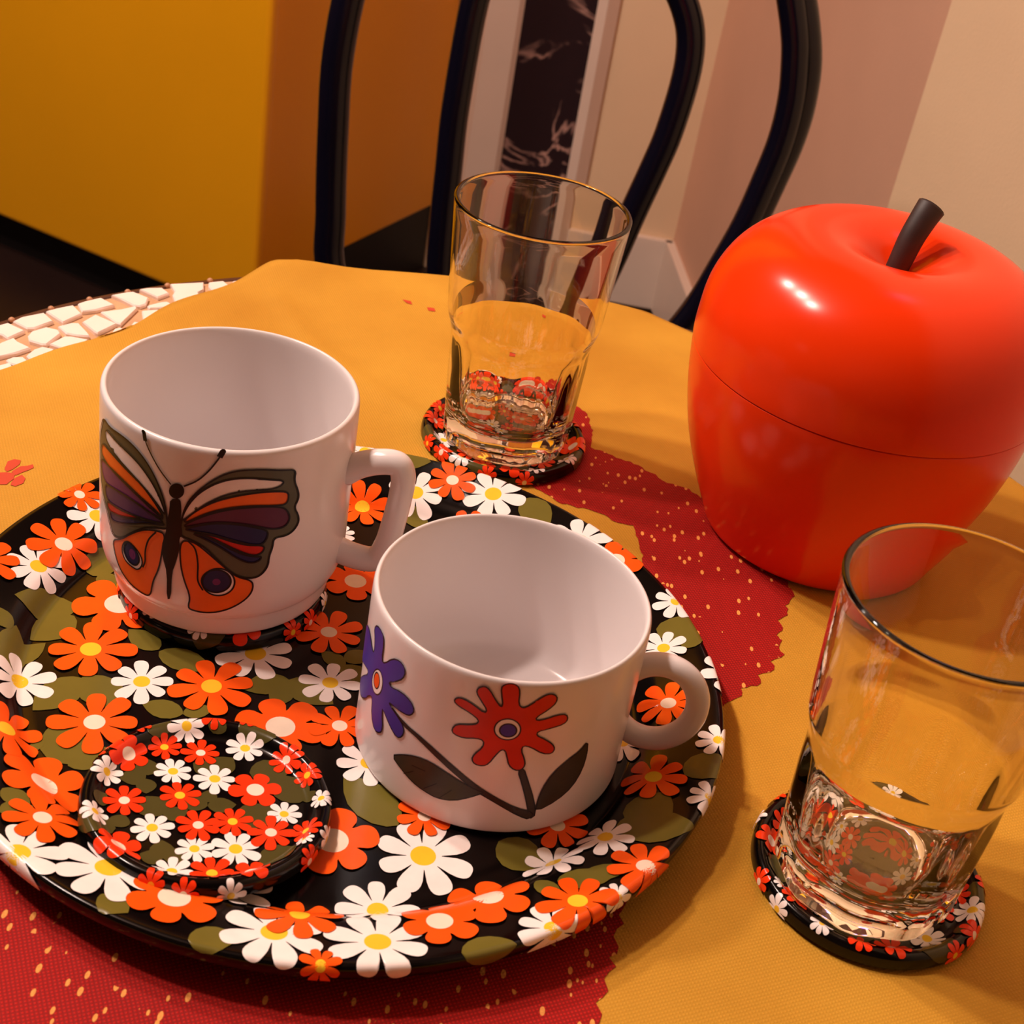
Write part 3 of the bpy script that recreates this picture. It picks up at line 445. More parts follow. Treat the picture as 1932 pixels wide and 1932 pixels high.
def cloth_material(name, base, dark, fleck=None):
    m = bpy.data.materials.new(name)
    m.use_nodes = True
    nt = m.node_tree
    N, Lk = nt.nodes, nt.links
    b = N['Principled BSDF']
    b.inputs['Roughness'].default_value = 0.75
    b.inputs['Specular IOR Level'].default_value = 0.25
    tc = N.new('ShaderNodeTexCoord')
    mp = N.new('ShaderNodeMapping')
    mp.inputs['Rotation'].default_value[2] = math.radians(-28)
    Lk.new(tc.outputs['Object'], mp.inputs['Vector'])
    big = N.new('ShaderNodeTexNoise')
    big.inputs['Scale'].default_value = 9
    big.inputs['Detail'].default_value = 4
    Lk.new(mp.outputs['Vector'], big.inputs['Vector'])
    ramp = N.new('ShaderNodeValToRGB')
    ramp.color_ramp.elements[0].position = .3
    ramp.color_ramp.elements[1].position = .7
    ramp.color_ramp.elements[0].color = lin(dark) + (1,)
    ramp.color_ramp.elements[1].color = lin(base) + (1,)
    Lk.new(big.outputs['Fac'], ramp.inputs['Fac'])
    wx = N.new('ShaderNodeTexWave')
    wx.bands_direction = 'X'
    wx.inputs['Scale'].default_value = 260
    wx.inputs['Distortion'].default_value = .6
    wy = N.new('ShaderNodeTexWave')
    wy.bands_direction = 'Y'
    wy.inputs['Scale'].default_value = 260
    wy.inputs['Distortion'].default_value = .6
    Lk.new(mp.outputs['Vector'], wx.inputs['Vector'])
    Lk.new(mp.outputs['Vector'], wy.inputs['Vector'])
    mul = N.new('ShaderNodeMath')
    mul.operation = 'MULTIPLY'
    Lk.new(wx.outputs['Fac'], mul.inputs[0])
    Lk.new(wy.outputs['Fac'], mul.inputs[1])
    mr = N.new('ShaderNodeMapRange')
    mr.inputs['To Min'].default_value = .70 if fleck else .92
    mr.inputs['To Max'].default_value = 1.55 if fleck else 1.05
    Lk.new(mul.outputs[0], mr.inputs['Value'])
    hs = N.new('ShaderNodeHueSaturation')
    Lk.new(ramp.outputs['Color'], hs.inputs['Color'])
    Lk.new(mr.outputs['Result'], hs.inputs['Value'])
    col = hs.outputs['Color']
    if fleck:
        mp2 = N.new('ShaderNodeMapping')
        mp2.inputs['Rotation'].default_value[2] = math.radians(-50)
        mp2.inputs['Scale'].default_value = (260, 120, 100)
        Lk.new(tc.outputs['Object'], mp2.inputs['Vector'])
        vo = N.new('ShaderNodeTexVoronoi')
        vo.inputs['Scale'].default_value = 1.0
        Lk.new(mp2.outputs['Vector'], vo.inputs['Vector'])
        lt = N.new('ShaderNodeMath')
        lt.operation = 'LESS_THAN'
        lt.inputs[1].default_value = .20
        Lk.new(vo.outputs['Distance'], lt.inputs[0])
        # keep the stitches in loose patches
        pn = N.new('ShaderNodeTexNoise')
        pn.inputs['Scale'].default_value = 45
        Lk.new(tc.outputs['Object'], pn.inputs['Vector'])
        gt = N.new('ShaderNodeMath')
        gt.operation = 'GREATER_THAN'
        gt.inputs[1].default_value = .42
        Lk.new(pn.outputs['Fac'], gt.inputs[0])
        an = N.new('ShaderNodeMath')
        an.operation = 'MULTIPLY'
        Lk.new(lt.outputs[0], an.inputs[0])
        Lk.new(gt.outputs[0], an.inputs[1])
        mx = N.new('ShaderNodeMixRGB')
        mx.inputs['Color2'].default_value = lin(fleck) + (1,)
        Lk.new(an.outputs[0], mx.inputs['Fac'])
        Lk.new(col, mx.inputs['Color1'])
        col = mx.outputs['Color']
    Lk.new(col, b.inputs['Base Color'])
    bp = N.new('ShaderNodeBump')
    bp.inputs['Strength'].default_value = .35
    bp.inputs['Distance'].default_value = .0004
    Lk.new(mul.outputs[0], bp.inputs['Height'])
    cn = N.new('ShaderNodeTexNoise')
    cn.inputs['Scale'].default_value = 14
    cn.inputs['Detail'].default_value = 5
    Lk.new(tc.outputs['Object'], cn.inputs['Vector'])
    bp2 = N.new('ShaderNodeBump')
    bp2.inputs['Strength'].default_value = .25
    bp2.inputs['Distance'].default_value = .006
    Lk.new(cn.outputs['Fac'], bp2.inputs['Height'])
    Lk.new(bp.outputs['Normal'], bp2.inputs['Normal'])
    Lk.new(bp2.outputs['Normal'], b.inputs['Normal'])
    return m

def glass_material():
    m = bpy.data.materials.new('clear_glass')
    m.use_nodes = True
    b = m.node_tree.nodes['Principled BSDF']
    b.inputs['Base Color'].default_value = (1.0, .965, .86, 1)
    b.inputs['Roughness'].default_value = 0.0
    b.inputs['IOR'].default_value = 1.5
    b.inputs['Transmission Weight'].default_value = 1.0
    return m

def marble_material():
    m = bpy.data.materials.new('black_marble')
    m.use_nodes = True
    nt = m.node_tree
    N, Lk = nt.nodes, nt.links
    b = N['Principled BSDF']
    tc = N.new('ShaderNodeTexCoord')
    n = N.new('ShaderNodeTexNoise')
    n.inputs['Scale'].default_value = 6.0
    n.inputs['Detail'].default_value = 6
    n.inputs['Distortion'].default_value = 1.4
    Lk.new(tc.outputs['Object'], n.inputs['Vector'])
    r = N.new('ShaderNodeValToRGB')
    e = r.color_ramp.elements
    e[0].position, e[0].color = .475, (0, 0, 0, 1)
    e[1].position, e[1].color = .525, (0, 0, 0, 1)
    k = r.color_ramp.elements.new(.5)
    k.color = (1, 1, 1, 1)
    Lk.new(n.outputs['Fac'], r.inputs['Fac'])
    n2 = N.new('ShaderNodeTexNoise')
    n2.inputs['Scale'].default_value = 9
    Lk.new(tc.outputs['Object'], n2.inputs['Vector'])
    r2 = N.new('ShaderNodeValToRGB')
    r2.color_ramp.elements[0].position = .45
    r2.color_ramp.elements[1].position = .62
    Lk.new(n2.outputs['Fac'], r2.inputs['Fac'])
    ml = N.new('ShaderNodeMath')
    ml.operation = 'MULTIPLY'
    Lk.new(r.outputs['Color'], ml.inputs[0])
    Lk.new(r2.outputs['Color'], ml.inputs[1])
    mx = N.new('ShaderNodeMixRGB')
    mx.inputs['Color1'].default_value = lin('2a1a1e') + (1,)
    mx.inputs['Color2'].default_value = lin('c79a8c') + (1,)
    Lk.new(ml.outputs[0], mx.inputs['Fac'])
    Lk.new(mx.outputs['Color'], b.inputs['Base Color'])
    b.inputs['Roughness'].default_value = .35
    return m

PORC = mat('white_porcelain', 'e9e0e0', .2, var=.01, nscale=20, spec=.35)
INK = {k: mat('print_' + k, c, .35, var=.06, nscale=120, spec=.2) for k, c in dict(
    dark='150c0c', olive='565441', white='efe6e6', orange='ea6a22', plum='5a2740', navy='22224e', red='c02418', purple='6b2c66',
    violet='45285c').items()}
CUPINK = {k: mat('cup_' + k, c, .35, var=.06, nscale=120, spec=.2) for k, c in dict(
    dark='1c0d10', stem='3c2a22', leaf='3f3529', red='d32a10', white='efe6e6', blue='42349a', orange='f05a1e').items()}
FLOR = {k: mat('floral_' + k, c, .2, var=.04, nscale=150, spec=.3) for k, c in dict(
    olive='6f6428', white='fbeeea', orange='ff5a12', redorange='f23a12', yellow='f8c832', cream='f8e2cc').items()}
LACQ = mat('black_lacquer', '080606', .16, var=.1, spec=.3)
WALL_PINK_SHADE = mat('wall_paint_rose_shade', 'd6a68a', .7, var=.03, nscale=6, bump=.15, bscale=300)  # darker wall tone: shade on the right wall put into the colour
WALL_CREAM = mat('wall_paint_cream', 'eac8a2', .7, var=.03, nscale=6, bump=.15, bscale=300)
WHITE_TRIM = mat('trim_paint', 'e6cfbe', .45, var=.02, nscale=10)
FLOORM = mat('dark_floor', '241410', .45, var=.25, nscale=5)
YELLOW = mat('yellow_lacquer', 'f0a40c', .38, var=.03, nscale=3)
CHAIRM = mat('black_blue_enamel', '0a0918', .22, var=.15, nscale=10, spec=.35)
WALL_BROWN = mat('wall_brown_darkened', '3a2216', .6, var=.08, nscale=4)  # unseen walls, coloured dark to cut the fill light
CEILM = mat('ceiling_darkened', '5c4030', .8, var=.02, nscale=4)  # dark colour on the unseen ceiling holds down its bounce light
GLASS = glass_material()

# ------------------------------------------------------------------ the room
FLOOR_Z, CEIL_Z = -0.74, 1.76
def struct(o):
    o['kind'] = 'structure'
    return o

def wall(name, a, b, z0, z1, m, thick=0.1):
    """A slab standing on the line a-b; the room is on the left side going from a to b."""
    a, b = Vector(a), Vector(b)
    d = (b - a).normalized()
    n = Vector((d.y, -d.x)) * thick
    return struct(prism(name, [tuple(a), tuple(b), tuple(b + n), tuple(a + n)], z0, z1, m))

SIDE = Vector((.3999, .9166))
FRONT = Vector((.9166, -.3999))
P1, P2 = Vector((.19, 2.41)), Vector((-.205, 2.41))
P3 = P2 - FRONT * 2.0
Q1 = Vector((.3517, 1.44))
Q2 = Q1 + Vector((.30, -.954)) * 3.1
L2 = Vector((-2.1, -1.5))
struct(prism('floor', [(-2.3, -1.7), (1.6, -1.7), (1.6, 3.6), (-2.3, 3.6)], FLOOR_Z - .1, FLOOR_Z, FLOORM))
struct(prism('ceiling', [(-2.3, -1.7), (1.6, -1.7), (1.6, 3.6), (-2.3, 3.6)], CEIL_Z, CEIL_Z + .1, CEILM))
wall('wall_back', P1, P2, FLOOR_Z, CEIL_Z, WALL_CREAM)
wall('wall_niche', P2, P3, FLOOR_Z, CEIL_Z, WALL_CREAM)
wall('wall_left', P3, L2, FLOOR_Z, CEIL_Z, WALL_BROWN)
wall('wall_front', L2, (Q2.x, -1.5), FLOOR_Z, CEIL_Z, WALL_BROWN)
wall('wall_right', Q1, P1, FLOOR_Z, CEIL_Z, WALL_PINK_SHADE)
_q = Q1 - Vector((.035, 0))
wall('wall_right_near', (Q2.x - .035, Q2.y), _q, FLOOR_Z, CEIL_Z, WALL_CREAM, .16)  # near stretch kept cream; the colour step stands in for a light edge
# mouldings either side of the marble strip, skirting boards
def moulding(name, x0, x1, lip):
    y = 2.41
    pr = [(x0, y), (x0, y - .012), (x0 + .008, y - .02), (x1 - .008, y - .02), (x1, y - .012), (x1, y)] if lip == 0 else \
         [(x0, y), (x0, y - .022), (x0 + .016, y - .022), (x1, y - .006), (x1, y)]
    return struct(prism(name, pr, FLOOR_Z, CEIL_Z, WHITE_TRIM))
moulding('trim_1', -.192, -.128, 0)
moulding('trim_2', -.013, .022, 1)
marble = struct(box('trim_3', -.128, -.013, 2.402, 2.41, FLOOR_Z, CEIL_Z, marble_material()))
struct(prism('baseboard_back', [(.022, 2.41), (.022, 2.395), (.1925, 2.395), (.19, 2.41)], FLOOR_Z + .012, -.60, WHITE_TRIM, bevel=.004))
_d = (P1 - Q1).normalized()
_n = Vector((-_d.y, _d.x))
_a, _b = Q1 + _d * .01, P1
struct(prism('baseboard_right', [tuple(_a), tuple(_b), tuple(_b + _n * .015), tuple(_a + _n * .015)], FLOOR_Z + .012, -.60, WHITE_TRIM, bevel=.004))

# ------------------------------------------------------------------ yellow cabinet
cab = thing('kitchen_cabinet', 'tall yellow lacquered cabinet standing behind the chair', 'cabinet', (-.4319, 1.934, FLOOR_Z))
cab.rotation_euler[2] = math.atan2(FRONT.y, FRONT.x)
# local x runs along the front towards the corner, local y into the depth
box('body', -.90, -.012, .028, .522, .12, 2.3, YELLOW, cab, .004)
box('door', -.90, 0.0, 0.0, .022, .08, 2.3, YELLOW, cab, .008)
box('plinth', -.88, -.016, .05, .522, 0.0, .12, mat('plinth_black', '120b0a', .6), cab)

# ------------------------------------------------------------------ table
TC, TR = Vector((-.001, .47)), .306
tab = thing('round_table', 'round table with a white broken-tile mosaic border', 'table', (TC.x, TC.y, FLOOR_Z))
TOPZ = -.0015 - FLOOR_Z        # table top in the table's own frame
GROUT = mat('mosaic_grout', 'c89a72', .85, var=.12, nscale=60, bump=.4, bscale=400)
lathe('table_top', [(0, TOPZ - .030), (TR - .012, TOPZ - .030), (TR - .004, TOPZ - .026), (TR, TOPZ - .018), (TR, TOPZ - .004), (TR - .002, TOPZ - .0022), (TR - .004, TOPZ - .0016), (0, TOPZ - .0016)], GROUT, tab, 160)
lathe('table_edge', [(TR + .0001, TOPZ - .022), (TR + .004, TOPZ - .022), (TR + .005, TOPZ - .018), (TR + .005, TOPZ - .006), (TR + .004, TOPZ - .003), (TR + .0001, TOPZ - .003), (TR + .0001, TOPZ - .022)], wood_dark(), tab, 160)
TILE = mat('white_tile', 'fbe9e2', .3, var=.03, nscale=50, coat=.2)
for poly in D['tiles']:
    poly = [(x - TC.x, y - TC.y) for x, y in poly]
    prism('mosaic_tile', poly, TOPZ - .0016, TOPZ + .0006, TILE, tab, bevel=.0007)
# the rest of the bare border, towards the left, in rows of odd-shaped pieces
_th0 = max(math.atan2(y - TC.y, x - TC.x) for p in D['tiles'] for x, y in p)
for row, (ra, rb) in enumerate(((.3020, .2850), (.2830, .2660), (.2640, .2480), (.2460, .2320), (.2300, .2180))):
    a = _th0 + .012
    while a < math.radians(215):
        da = random.uniform(.050, .078)
        quad = []
        for ang, rr in ((a, ra), (a + da, ra), (a + da, rb), (a, rb)):
            quad.append(((rr + random.uniform(-.0016, .0016)) * math.cos(ang + random.uniform(-.006, .006)), (rr + random.uniform(-.0016, .0016)) * math.sin(ang + random.uniform(-.006, .006))))
        if random.random() < .4:
            quad.insert(2, ((quad[1][0] + quad[2][0]) / 2 * 1.008, (quad[1][1] + quad[2][1]) / 2 * 1.008))
        c = sum((Vector(q) for q in quad), Vector((0, 0))) / len(quad) + TC
        if (c - Vector((-.2464, .5819))).dot(Vector((.857, -.515))) < .006:
            prism('mosaic_tile', quad, TOPZ - .0016, TOPZ + .0006, TILE, tab, bevel=.0007)
        a += da + .007
for x, y in D['studs']:
    a = math.atan2(y - TC.y, x - TC.x)
    o = lathe('edge_stud', [(0, .0020), (.0009, .0018), (.0016, .0011), (.0018, 0), (0, 0)], mat('stud_tan', 'c08a66', .5), tab, 12)
    o.location = ((TR + .001) * math.cos(a), (TR + .001) * math.sin(a), TOPZ - .0026)
STEEL = mat('dark_metal', '1a1412', .4, metallic=.6)
lathe('pedestal', [(0, .02), (.028, .02), (.024, .06), (.022, TOPZ - .08), (.03, TOPZ - .04), (.10, TOPZ - .031), (0, TOPZ - .031)], STEEL, tab, 48)
lathe('foot', [(0, 0), (.20, 0), (.205, .008), (.19, .016), (.05, .03), (0, .035)], STEEL, tab, 64)

# ------------------------------------------------------------------ tablecloth
clo = thing('tablecloth', 'mustard yellow tablecloth with red woven patches', 'tablecloth', (0, 0, 0))
CLOTH = cloth_material('mustard_weave', 'daa236', 'c08624')
REDC = cloth_material('red_weave', 'b41810', '9c0f0a', 'f0a050')
E1, E2 = Vector((.515, .857)), Vector((.857, -.515))
E0 = Vector((-.2464, .5819)) - E1 * .78
RIDGES = [((-.1439, .7044), (-.1182, .6632), .0012), ((-.1182, .6632), (-.0838, .6298), .0014), ((-.0838, .6298), (-.0494, .6065), .0012), ((.060, .730), (.120, .700), .001)]
def ridge(p):
    z = 0
    for a, b, h in RIDGES:
        a, b = Vector(a), Vector(b)
        u = max(0, min(1, (p - a).dot(b - a) / (b - a).length_squared))
        d = (p - (a + (b - a) * u)).length
        z = max(z, h * math.exp(-(d / .0055) ** 2))
    return z
def cloth_point(p, lift=0.0):
    q = p - TC
    rho = q.length
    th = math.atan2(q.y, q.x)
    z = .0006 * math.sin(p.x * 31 + 1.2) * math.sin(p.y * 27) * .5 - .0006 + ridge(p)
    R0 = TR + .0075
    if rho <= R0 - .006:
        # a soft swell where the cloth leaves the tiles
        d = (p - (Vector((-.150, .745)))).length
        z += .006 * math.exp(-(d / .03) ** 2)
        return Vector((p.x, p.y, z + lift))
    e = rho - (R0 - .006)
    k = min(e / .012, 1.0)
    a = k * PI / 2
    r = R0 - .006 + .0075 * math.sin(a)
    zz = -.0075 * (1 - math.cos(a)) - max(0, e - .012)
    fold = max(0, e - .012)
    r += fold * .10 * (1 + math.sin(9 * th + 1.0))
    d = (p - (Vector((-.150, .745)))).length
    zz += .006 * math.exp(-(d / .03) ** 2)
    return TC.to_3d() + Vector((r * math.cos(th), r * math.sin(th), z + zz + lift))
NA, NB, LA, LB = 340, 250, 1.10, .86
V, F = [], []
for i in range(NA + 1):
    for j in range(NB + 1):
        wob = .0035 * math.sin(i * .105) + .002 * math.sin(i * .265 + 1) if j == 0 else 0
        p = E0 + E1 * (LA * i / NA) + E2 * (LB * j / NB + wob)
        V.append(cloth_point(p))
for i in range(NA):
    for j in range(NB):
        a = i * (NB + 1) + j
        F.append((a, a + 1, a + NB + 2, a + NB + 1))
body = mesh_obj('cloth_body', V, F, CLOTH, clo)
sm = body.modifiers.new('thickness', 'SOLIDIFY')
sm.thickness = .0007
sm.offset = -1
def jag(poly, step, amp):
    out = []
    n = len(poly)
    for i in range(n):
        a, b = Vector(poly[i]), Vector(poly[(i + 1) % n])
        k = max(1, int((b - a).length / step))
        nn = Vector((-(b - a).y, (b - a).x)).normalized()
        for j in range(k):
            out.append(tuple(a + (b - a) * (j / k) + nn * (random.uniform(-amp, amp) if j % 2 else 0)))
    return out
for nm, polys, ja in (('red_patch', D['red'], .0012), ('red_stitch_mark', D['marks'], .0004)):
    for poly in polys:
        pr = Print(lambda x, y, h: tuple(cloth_point(Vector((x / 1000, y / 1000)), .00025)), {'r': REDC if nm == 'red_patch' else mat('red_stitch', 'c8401c', .8)})
        pl = jag(poly, .0022 if nm == 'red_patch' else .002, ja)
        pr.poly([(x * 1000, y * 1000) for x, y in pl], 'r', 6.0 if nm == 'red_patch' else 2.0)
        pr.build(nm, clo)

# ------------------------------------------------------------------ tray
def arclen(pr):
    s = [0]
    for a, b in zip(pr, pr[1:]):
        s.append(s[-1] + math.hypot(b[0] - a[0], b[1] - a[1]))
    return s
def lathe_surface(pr, unit):
    S = arclen(pr)
    def surf(x, y, layer):
        x, y = x / 1000, y / 1000
        s = math.hypot(x, y)
        if s > S[-1]:
            s = S[-1] if s < S[-1] + .002 else None
            if s is None:
                return None
        i = 0
        lo, hi = 0, len(S) - 1
        while hi - lo > 1:
            mid = (lo + hi) // 2
            if S[mid] <= s:
                lo = mid
            else:
                hi = mid
        i = lo
        u = (s - S[i]) / max(S[i + 1] - S[i], 1e-9)
        r = pr[i][0] + (pr[i + 1][0] - pr[i][0]) * u
        z = pr[i][1] + (pr[i + 1][1] - pr[i][1]) * u
        tx, tz = pr[i + 1][0] - pr[i][0], pr[i + 1][1] - pr[i][1]
        L = math.hypot(tx, tz) or 1
        off = .00028 + layer * unit
        r += -tz / L * off
        z += tx / L * off
        q = math.hypot(x, y) or 1e-9
        return (x / q * r, y / q * r, z)
    return surf

TRAY_PR = smooth_prof([(0, .003), (.05, .003), (.107, .003), (.110, .0036), (.1135, .0075), (.1165, .0098), (.119, .0107), (.128, .0135), (.1365, .0162), (.1385, .0164), (.1393, .0155), (.1396, .0135), (.1392, .0115)], 2)
tray = thing('serving_tray', 'large round black tray printed with orange and white daisies', 'tray', (-.0512, .4046, 0.0004))
lathe('tray_body', TRAY_PR + [(.1380, .0117), (.1383, .0140), (.1372, .0150), (.128, .0123), (.117, .0088), (.1125, .0052), (.1095, .0012), (.1085, 0.0), (.105, 0.0), (.104, .0016), (0, .0016)], LACQ, tray, 200)
P = Print(lathe_surface(TRAY_PR, .000007), FLOR)
for l in D['tray_l']:
    leaf(P, *l, .5)
P.layer = 11
order = {'W': 0, 'B': 1, 'Oy': 2, 'Ow': 3}
for k, x, y, r, rot in sorted(D['tray_f'], key=lambda t: order[t[0]]):
    flower(P, k, x, y, r, rot, .5)
P.build('floral_print', tray)

# ------------------------------------------------------------------ coasters
CO_PR = smooth_prof([(0, .0018), (.02, .0018), (.030, .0018), (.0325, .0024), (.0345, .0048), (.0362, .0060), (.0378, .0058), (.0388, .0045), (.0392, .0025), (.0392, .0008)], 2)
def coaster(label, loc, rotz, tilt=None):
    t = thing('coaster', label, 'coaster', loc, 'floral tin coasters')
    if coaster.src is None:
        b = lathe('coaster_body', CO_PR + [(.0384, .0004), (.0375, .0030), (.0366, .0046), (.0352, .0042), (.0333, .0012), (.0315, 0.0), (0, 0.0)], LACQ, t, 96)
        p = Print(lathe_surface(CO_PR, .000007), dict(FLOR, olive=mat('floral_olive_dark', '4f4722', .2, var=.04, nscale=150, spec=.3)))
        for l in D['coaster_l']:
            leaf(p, *l[:4], l[4] * 1.25, .4)
        p.layer = 7
        for k, x, y, r, rot in sorted(D['coaster_f'], key=lambda q: order[q[0]]):
            flower(p, k, x, y, r, rot, .33, True)
        for q in range(18):
            a = 2 * PI * q / 18 + random.uniform(-.12, .12)
            s = random.uniform(40.5, 43.5)
            if any(math.hypot(s * math.cos(a) - f[1], s * math.sin(a) - f[2]) < f[3] + 4.0 for f in D['coaster_f']):
                continue
            flower(p, ('W', 'Oy', 'Ow')[q % 3], s * math.cos(a), s * math.sin(a), random.uniform(4.6, 5.6), 0, .33, True)
        coaster.src = (b, p.build('floral_print', t))
    else:
        for s in coaster.src:
            c = s.copy()
            COL.objects.link(c)
            c.parent = t
    t.rotation_euler[2] = rotz
    if tilt:
        ax = Vector((-tilt[1], tilt[0], 0)).normalized()
        t.rotation_mode = 'QUATERNION'
        t.rotation_quaternion = Matrix.Rotation(-math.radians(tilt[2]), 4, ax).to_quaternion()
    return t
coaster.src = None
coaster('small floral coaster lying empty at the front of the tray', (-.0778, .3271, .0064), 0, (-.338, -.941, 4.0))
coaster('small floral coaster on the tray under the butterfly mug', (-.1036, .4440, .0036), 1.1)
coaster('small floral coaster under the tumbler in front of the chair', (-.0106, .5985, .0003), 2.2)
coaster('small floral coaster under the tumbler next to the red apple', (.1388, .3575, .0003), 3.9)

# ------------------------------------------------------------------ cups
def cyl_surface(R):
    def surf(u, v, layer):
        a = u / (R * 1000)
        r = R + .00006 + layer * .000012
        return (r * math.cos(a), r * math.sin(a), v / 1000)
    return surf
def to_uv(l, R):
    return [(math.radians(a) * R * 1000, z) for a, z in l]

mug = thing('butterfly_mug', 'tall white mug with a colourful butterfly print and angular handle', 'mug', (-.1052, .4468, .0097))
lathe('mug_body', [(r * 1.01, z) for r, z in smooth_prof([(0, .0018), (.028, .0018), (.0335, .0014), (.0348, .0001), (.0356, 0), (.0384, 0), (.0396, .0007), (.0400, .003), (.0401, .0076), (.0406, .0088), (.0424, .0106), (.0439, .0140), (.0448, .0195), (.0449, .030), (.0449, .070), (.0448, .0785), (.0446, .0806), (.0438, .0814), (.0428, .0814), (.0422, .0800), (.0419, .0770), (.0417, .045), (.0416, .020), (.0405, .012), (.036, .0075), (.025, .006), (0, .006)], 2)], PORC, mug, 160)
az = math.radians(-5)
hp = [(.0432, .0560), (.0490, .0605), (.0560, .0636), (.0625, .0650), (.0662, .0640), (.0680, .0590), (.0676, .0500), (.0664, .0400), (.0650, .0310), (.0625, .0240), (.0580, .0212), (.0500, .0212), (.0432, .0225)]
hp = [(.0432 + (r - .0432) * .88, z) for r, z in hp]
path = catmull([(r * math.cos(az), r * math.sin(az), z) for r, z in hp], 6)
tube('handle', path, [.0042 + .0006 * abs(2 * i / (len(path) - 1) - 1) for i in range(len(path))], PORC, mug, 20, 1.05, up=(-math.sin(az), math.cos(az), 0))
R = .0454
P = Print(cyl_surface(R), INK)
for c, l in D['bfly']:
    P.poly(chaikin(to_uv(l, R), 1), c, 2.0)
    P.layer += 1
for c, l in D['bfly']:
    if c not in ('dark', 'purple') or len(l) == 10:
        P.stroke(chaikin(to_uv(l, R), 2), .62, 'dark', True)
        P.layer += .2
for l, wd in D['bfly_s']:
    P.layer += .3
    ln = [(v.x, v.y) for v in catmull([(x, y, 0) for x, y in to_uv(l, R)], 6)]
    if len(l) == 3:
        P.disc(ln[-1], wd * .105, 'dark', 16)
        P.layer += .2
    P.stroke(ln, wd * .22, 'dark')
bf = P.build('butterfly_print', mug)
bf['label'] = 'butterfly with orange, purple and olive wings'

cup = thing('flower_cup', 'low wide white teacup with red and blue flower print', 'cup', (.0056, .3867, .0046))
lathe('cup_body', smooth_prof([(0, .0012), (.033, .0012), (.0350, .0006), (.0360, 0), (.0400, 0), (.0446, 0), (.0454, .0002), (.0460, .0008), (.0463, .0018), (.0463, .0040), (.0462, .012), (.0462, .030), (.0462, .055), (.0461, .0608), (.0459, .0630), (.0453, .0639), (.0445, .0639), (.0439, .0628), (.0436, .0600), (.0435, .035), (.0434, .015), (.0420, .0085), (.037, .0050), (.025, .0040), (0, .0040)], 2), PORC, cup, 160)
az = math.radians(-1)
ring = []
for k in range(61):
    a = math.radians(-140 + 280 * k / 60)
    r, z = .0540 + .0142 * math.cos(a), .0300 + .0163 * math.sin(a)
    ring.append((r * math.cos(az), r * math.sin(az), z))
tube('handle', ring, .0041, PORC, cup, 20, 1.0, up=(-math.sin(az), math.cos(az), 0))
R = .04635
P = Print(cyl_surface(R), CUPINK)
for c, l in D['cupp']:
    pl = chaikin(to_uv(l, R), 1)
    P.poly(pl, c, 2.0)
    P.stroke(pl, .5, 'dark', True, .5)
    P.layer += 1
for l, wd in D['cupv']:
    P.stroke(to_uv(l, R), .25, 'dark')
fp = P.build('flower_print', cup)
fp['label'] = 'red and blue cartoon flowers with brown leaves'

# ------------------------------------------------------------------ tumblers
def tumbler(label, loc, rotz):
    t = thing('glass_tumbler', label, 'glass', loc, 'faceted glass tumblers')
    t.rotation_euler[2] = rotz
    if tumbler.src:
        c = tumbler.src.copy()
        COL.objects.link(c)
        c.parent = t
        return t
    NF, SEG = 9, 162
    def facet(z, th):
        a = .0290 + .0030 * min(z, .062) / .062
        ph = (th % (2 * PI / NF)) - PI / NF
        return a / math.cos(ph)
    def outer(z, th):
        up = .0347 + .0041 * (z - .060) / .0565
        if z > .066:
            return up
        a = .0290 + .0030 * min(z, .062) / .062
        f = min(facet(z, th), a + .0010)
        h = .75 * min(max((z - .042) / .011, 0), 1)
        f = f + (a + .0004 - f) * h
        if z < .052:
            return f
        k = (z - .052) / .014
        k = k * k * (3 - 2 * k)
        return f + (up - f) * k
    zs = [.0009, .002, .0035, .006] + [.006 + .046 * i / 12 for i in range(1, 13)] + [.052 + .014 * i / 12 for i in range(1, 13)] + [.066 + (.1150 - .066) * i / 8 for i in range(1, 9)]
    rows = [('c', 0, .0035), ('c', .014, .0033), ('c', .0215, .0022), ('c', .0240, .0006), ('c', .0258, 0.0)]
    V, F, rings = [], [], []
    def ring_c(r, z):
        rings.append(list(range(len(V), len(V) + SEG)))
        V.extend([(r * math.cos(2 * PI * k / SEG), r * math.sin(2 * PI * k / SEG), z) for k in range(SEG)])
    V.append((0, 0, .0035))
    rings.append([0])
    for _, r, z in rows[1:]:
        ring_c(r, z)
    for z in zs:
        rings.append(list(range(len(V), len(V) + SEG)))
        for k in range(SEG):
            th = 2 * PI * k / SEG
            r = outer(z, th)
            if z < .0036:
                r -= .0022 * (1 - z / .0036) ** 2
            V.append((r * math.cos(th), r * math.sin(th), z))
    for r, z in [(.03885, .1156), (.0386, .1162), (.0380, .1165), (.0373, .1165), (.0367, .1161), (.0364, .1152), (.0363, .113), (.0356, .100), (.0346, .085), (.0337, .072), (.0328, .062), (.0314, .050), (.0296, .034), (.0279, .022), (.0262, .0160), (.0230, .0124), (.017, .0108), (.009, .0102)]:
        ring_c(r, z)
    rings.append([len(V)])
    V.append((0, 0, .0101))
    for a, b in zip(rings, rings[1:]):
        for k in range(SEG):
            k2 = (k + 1) % SEG
            if len(a) == 1:
                F.append((a[0], b[k2], b[k]))
            elif len(b) == 1:
                F.append((a[k], a[k2], b[0]))
            else:
                F.append((a[k], a[k2], b[k2], b[k]))
    o = fix_normals(mesh_obj('glass_body', V, F, GLASS, t))
    tumbler.src = o
    return t
tumbler.src = None
tumbler('clear faceted glass tumbler standing in front of the chair', (-.0106, .5985, .0026), .12)
tumbler('clear faceted glass tumbler standing close to the red apple', (.1366, .3557, .0026), .25)

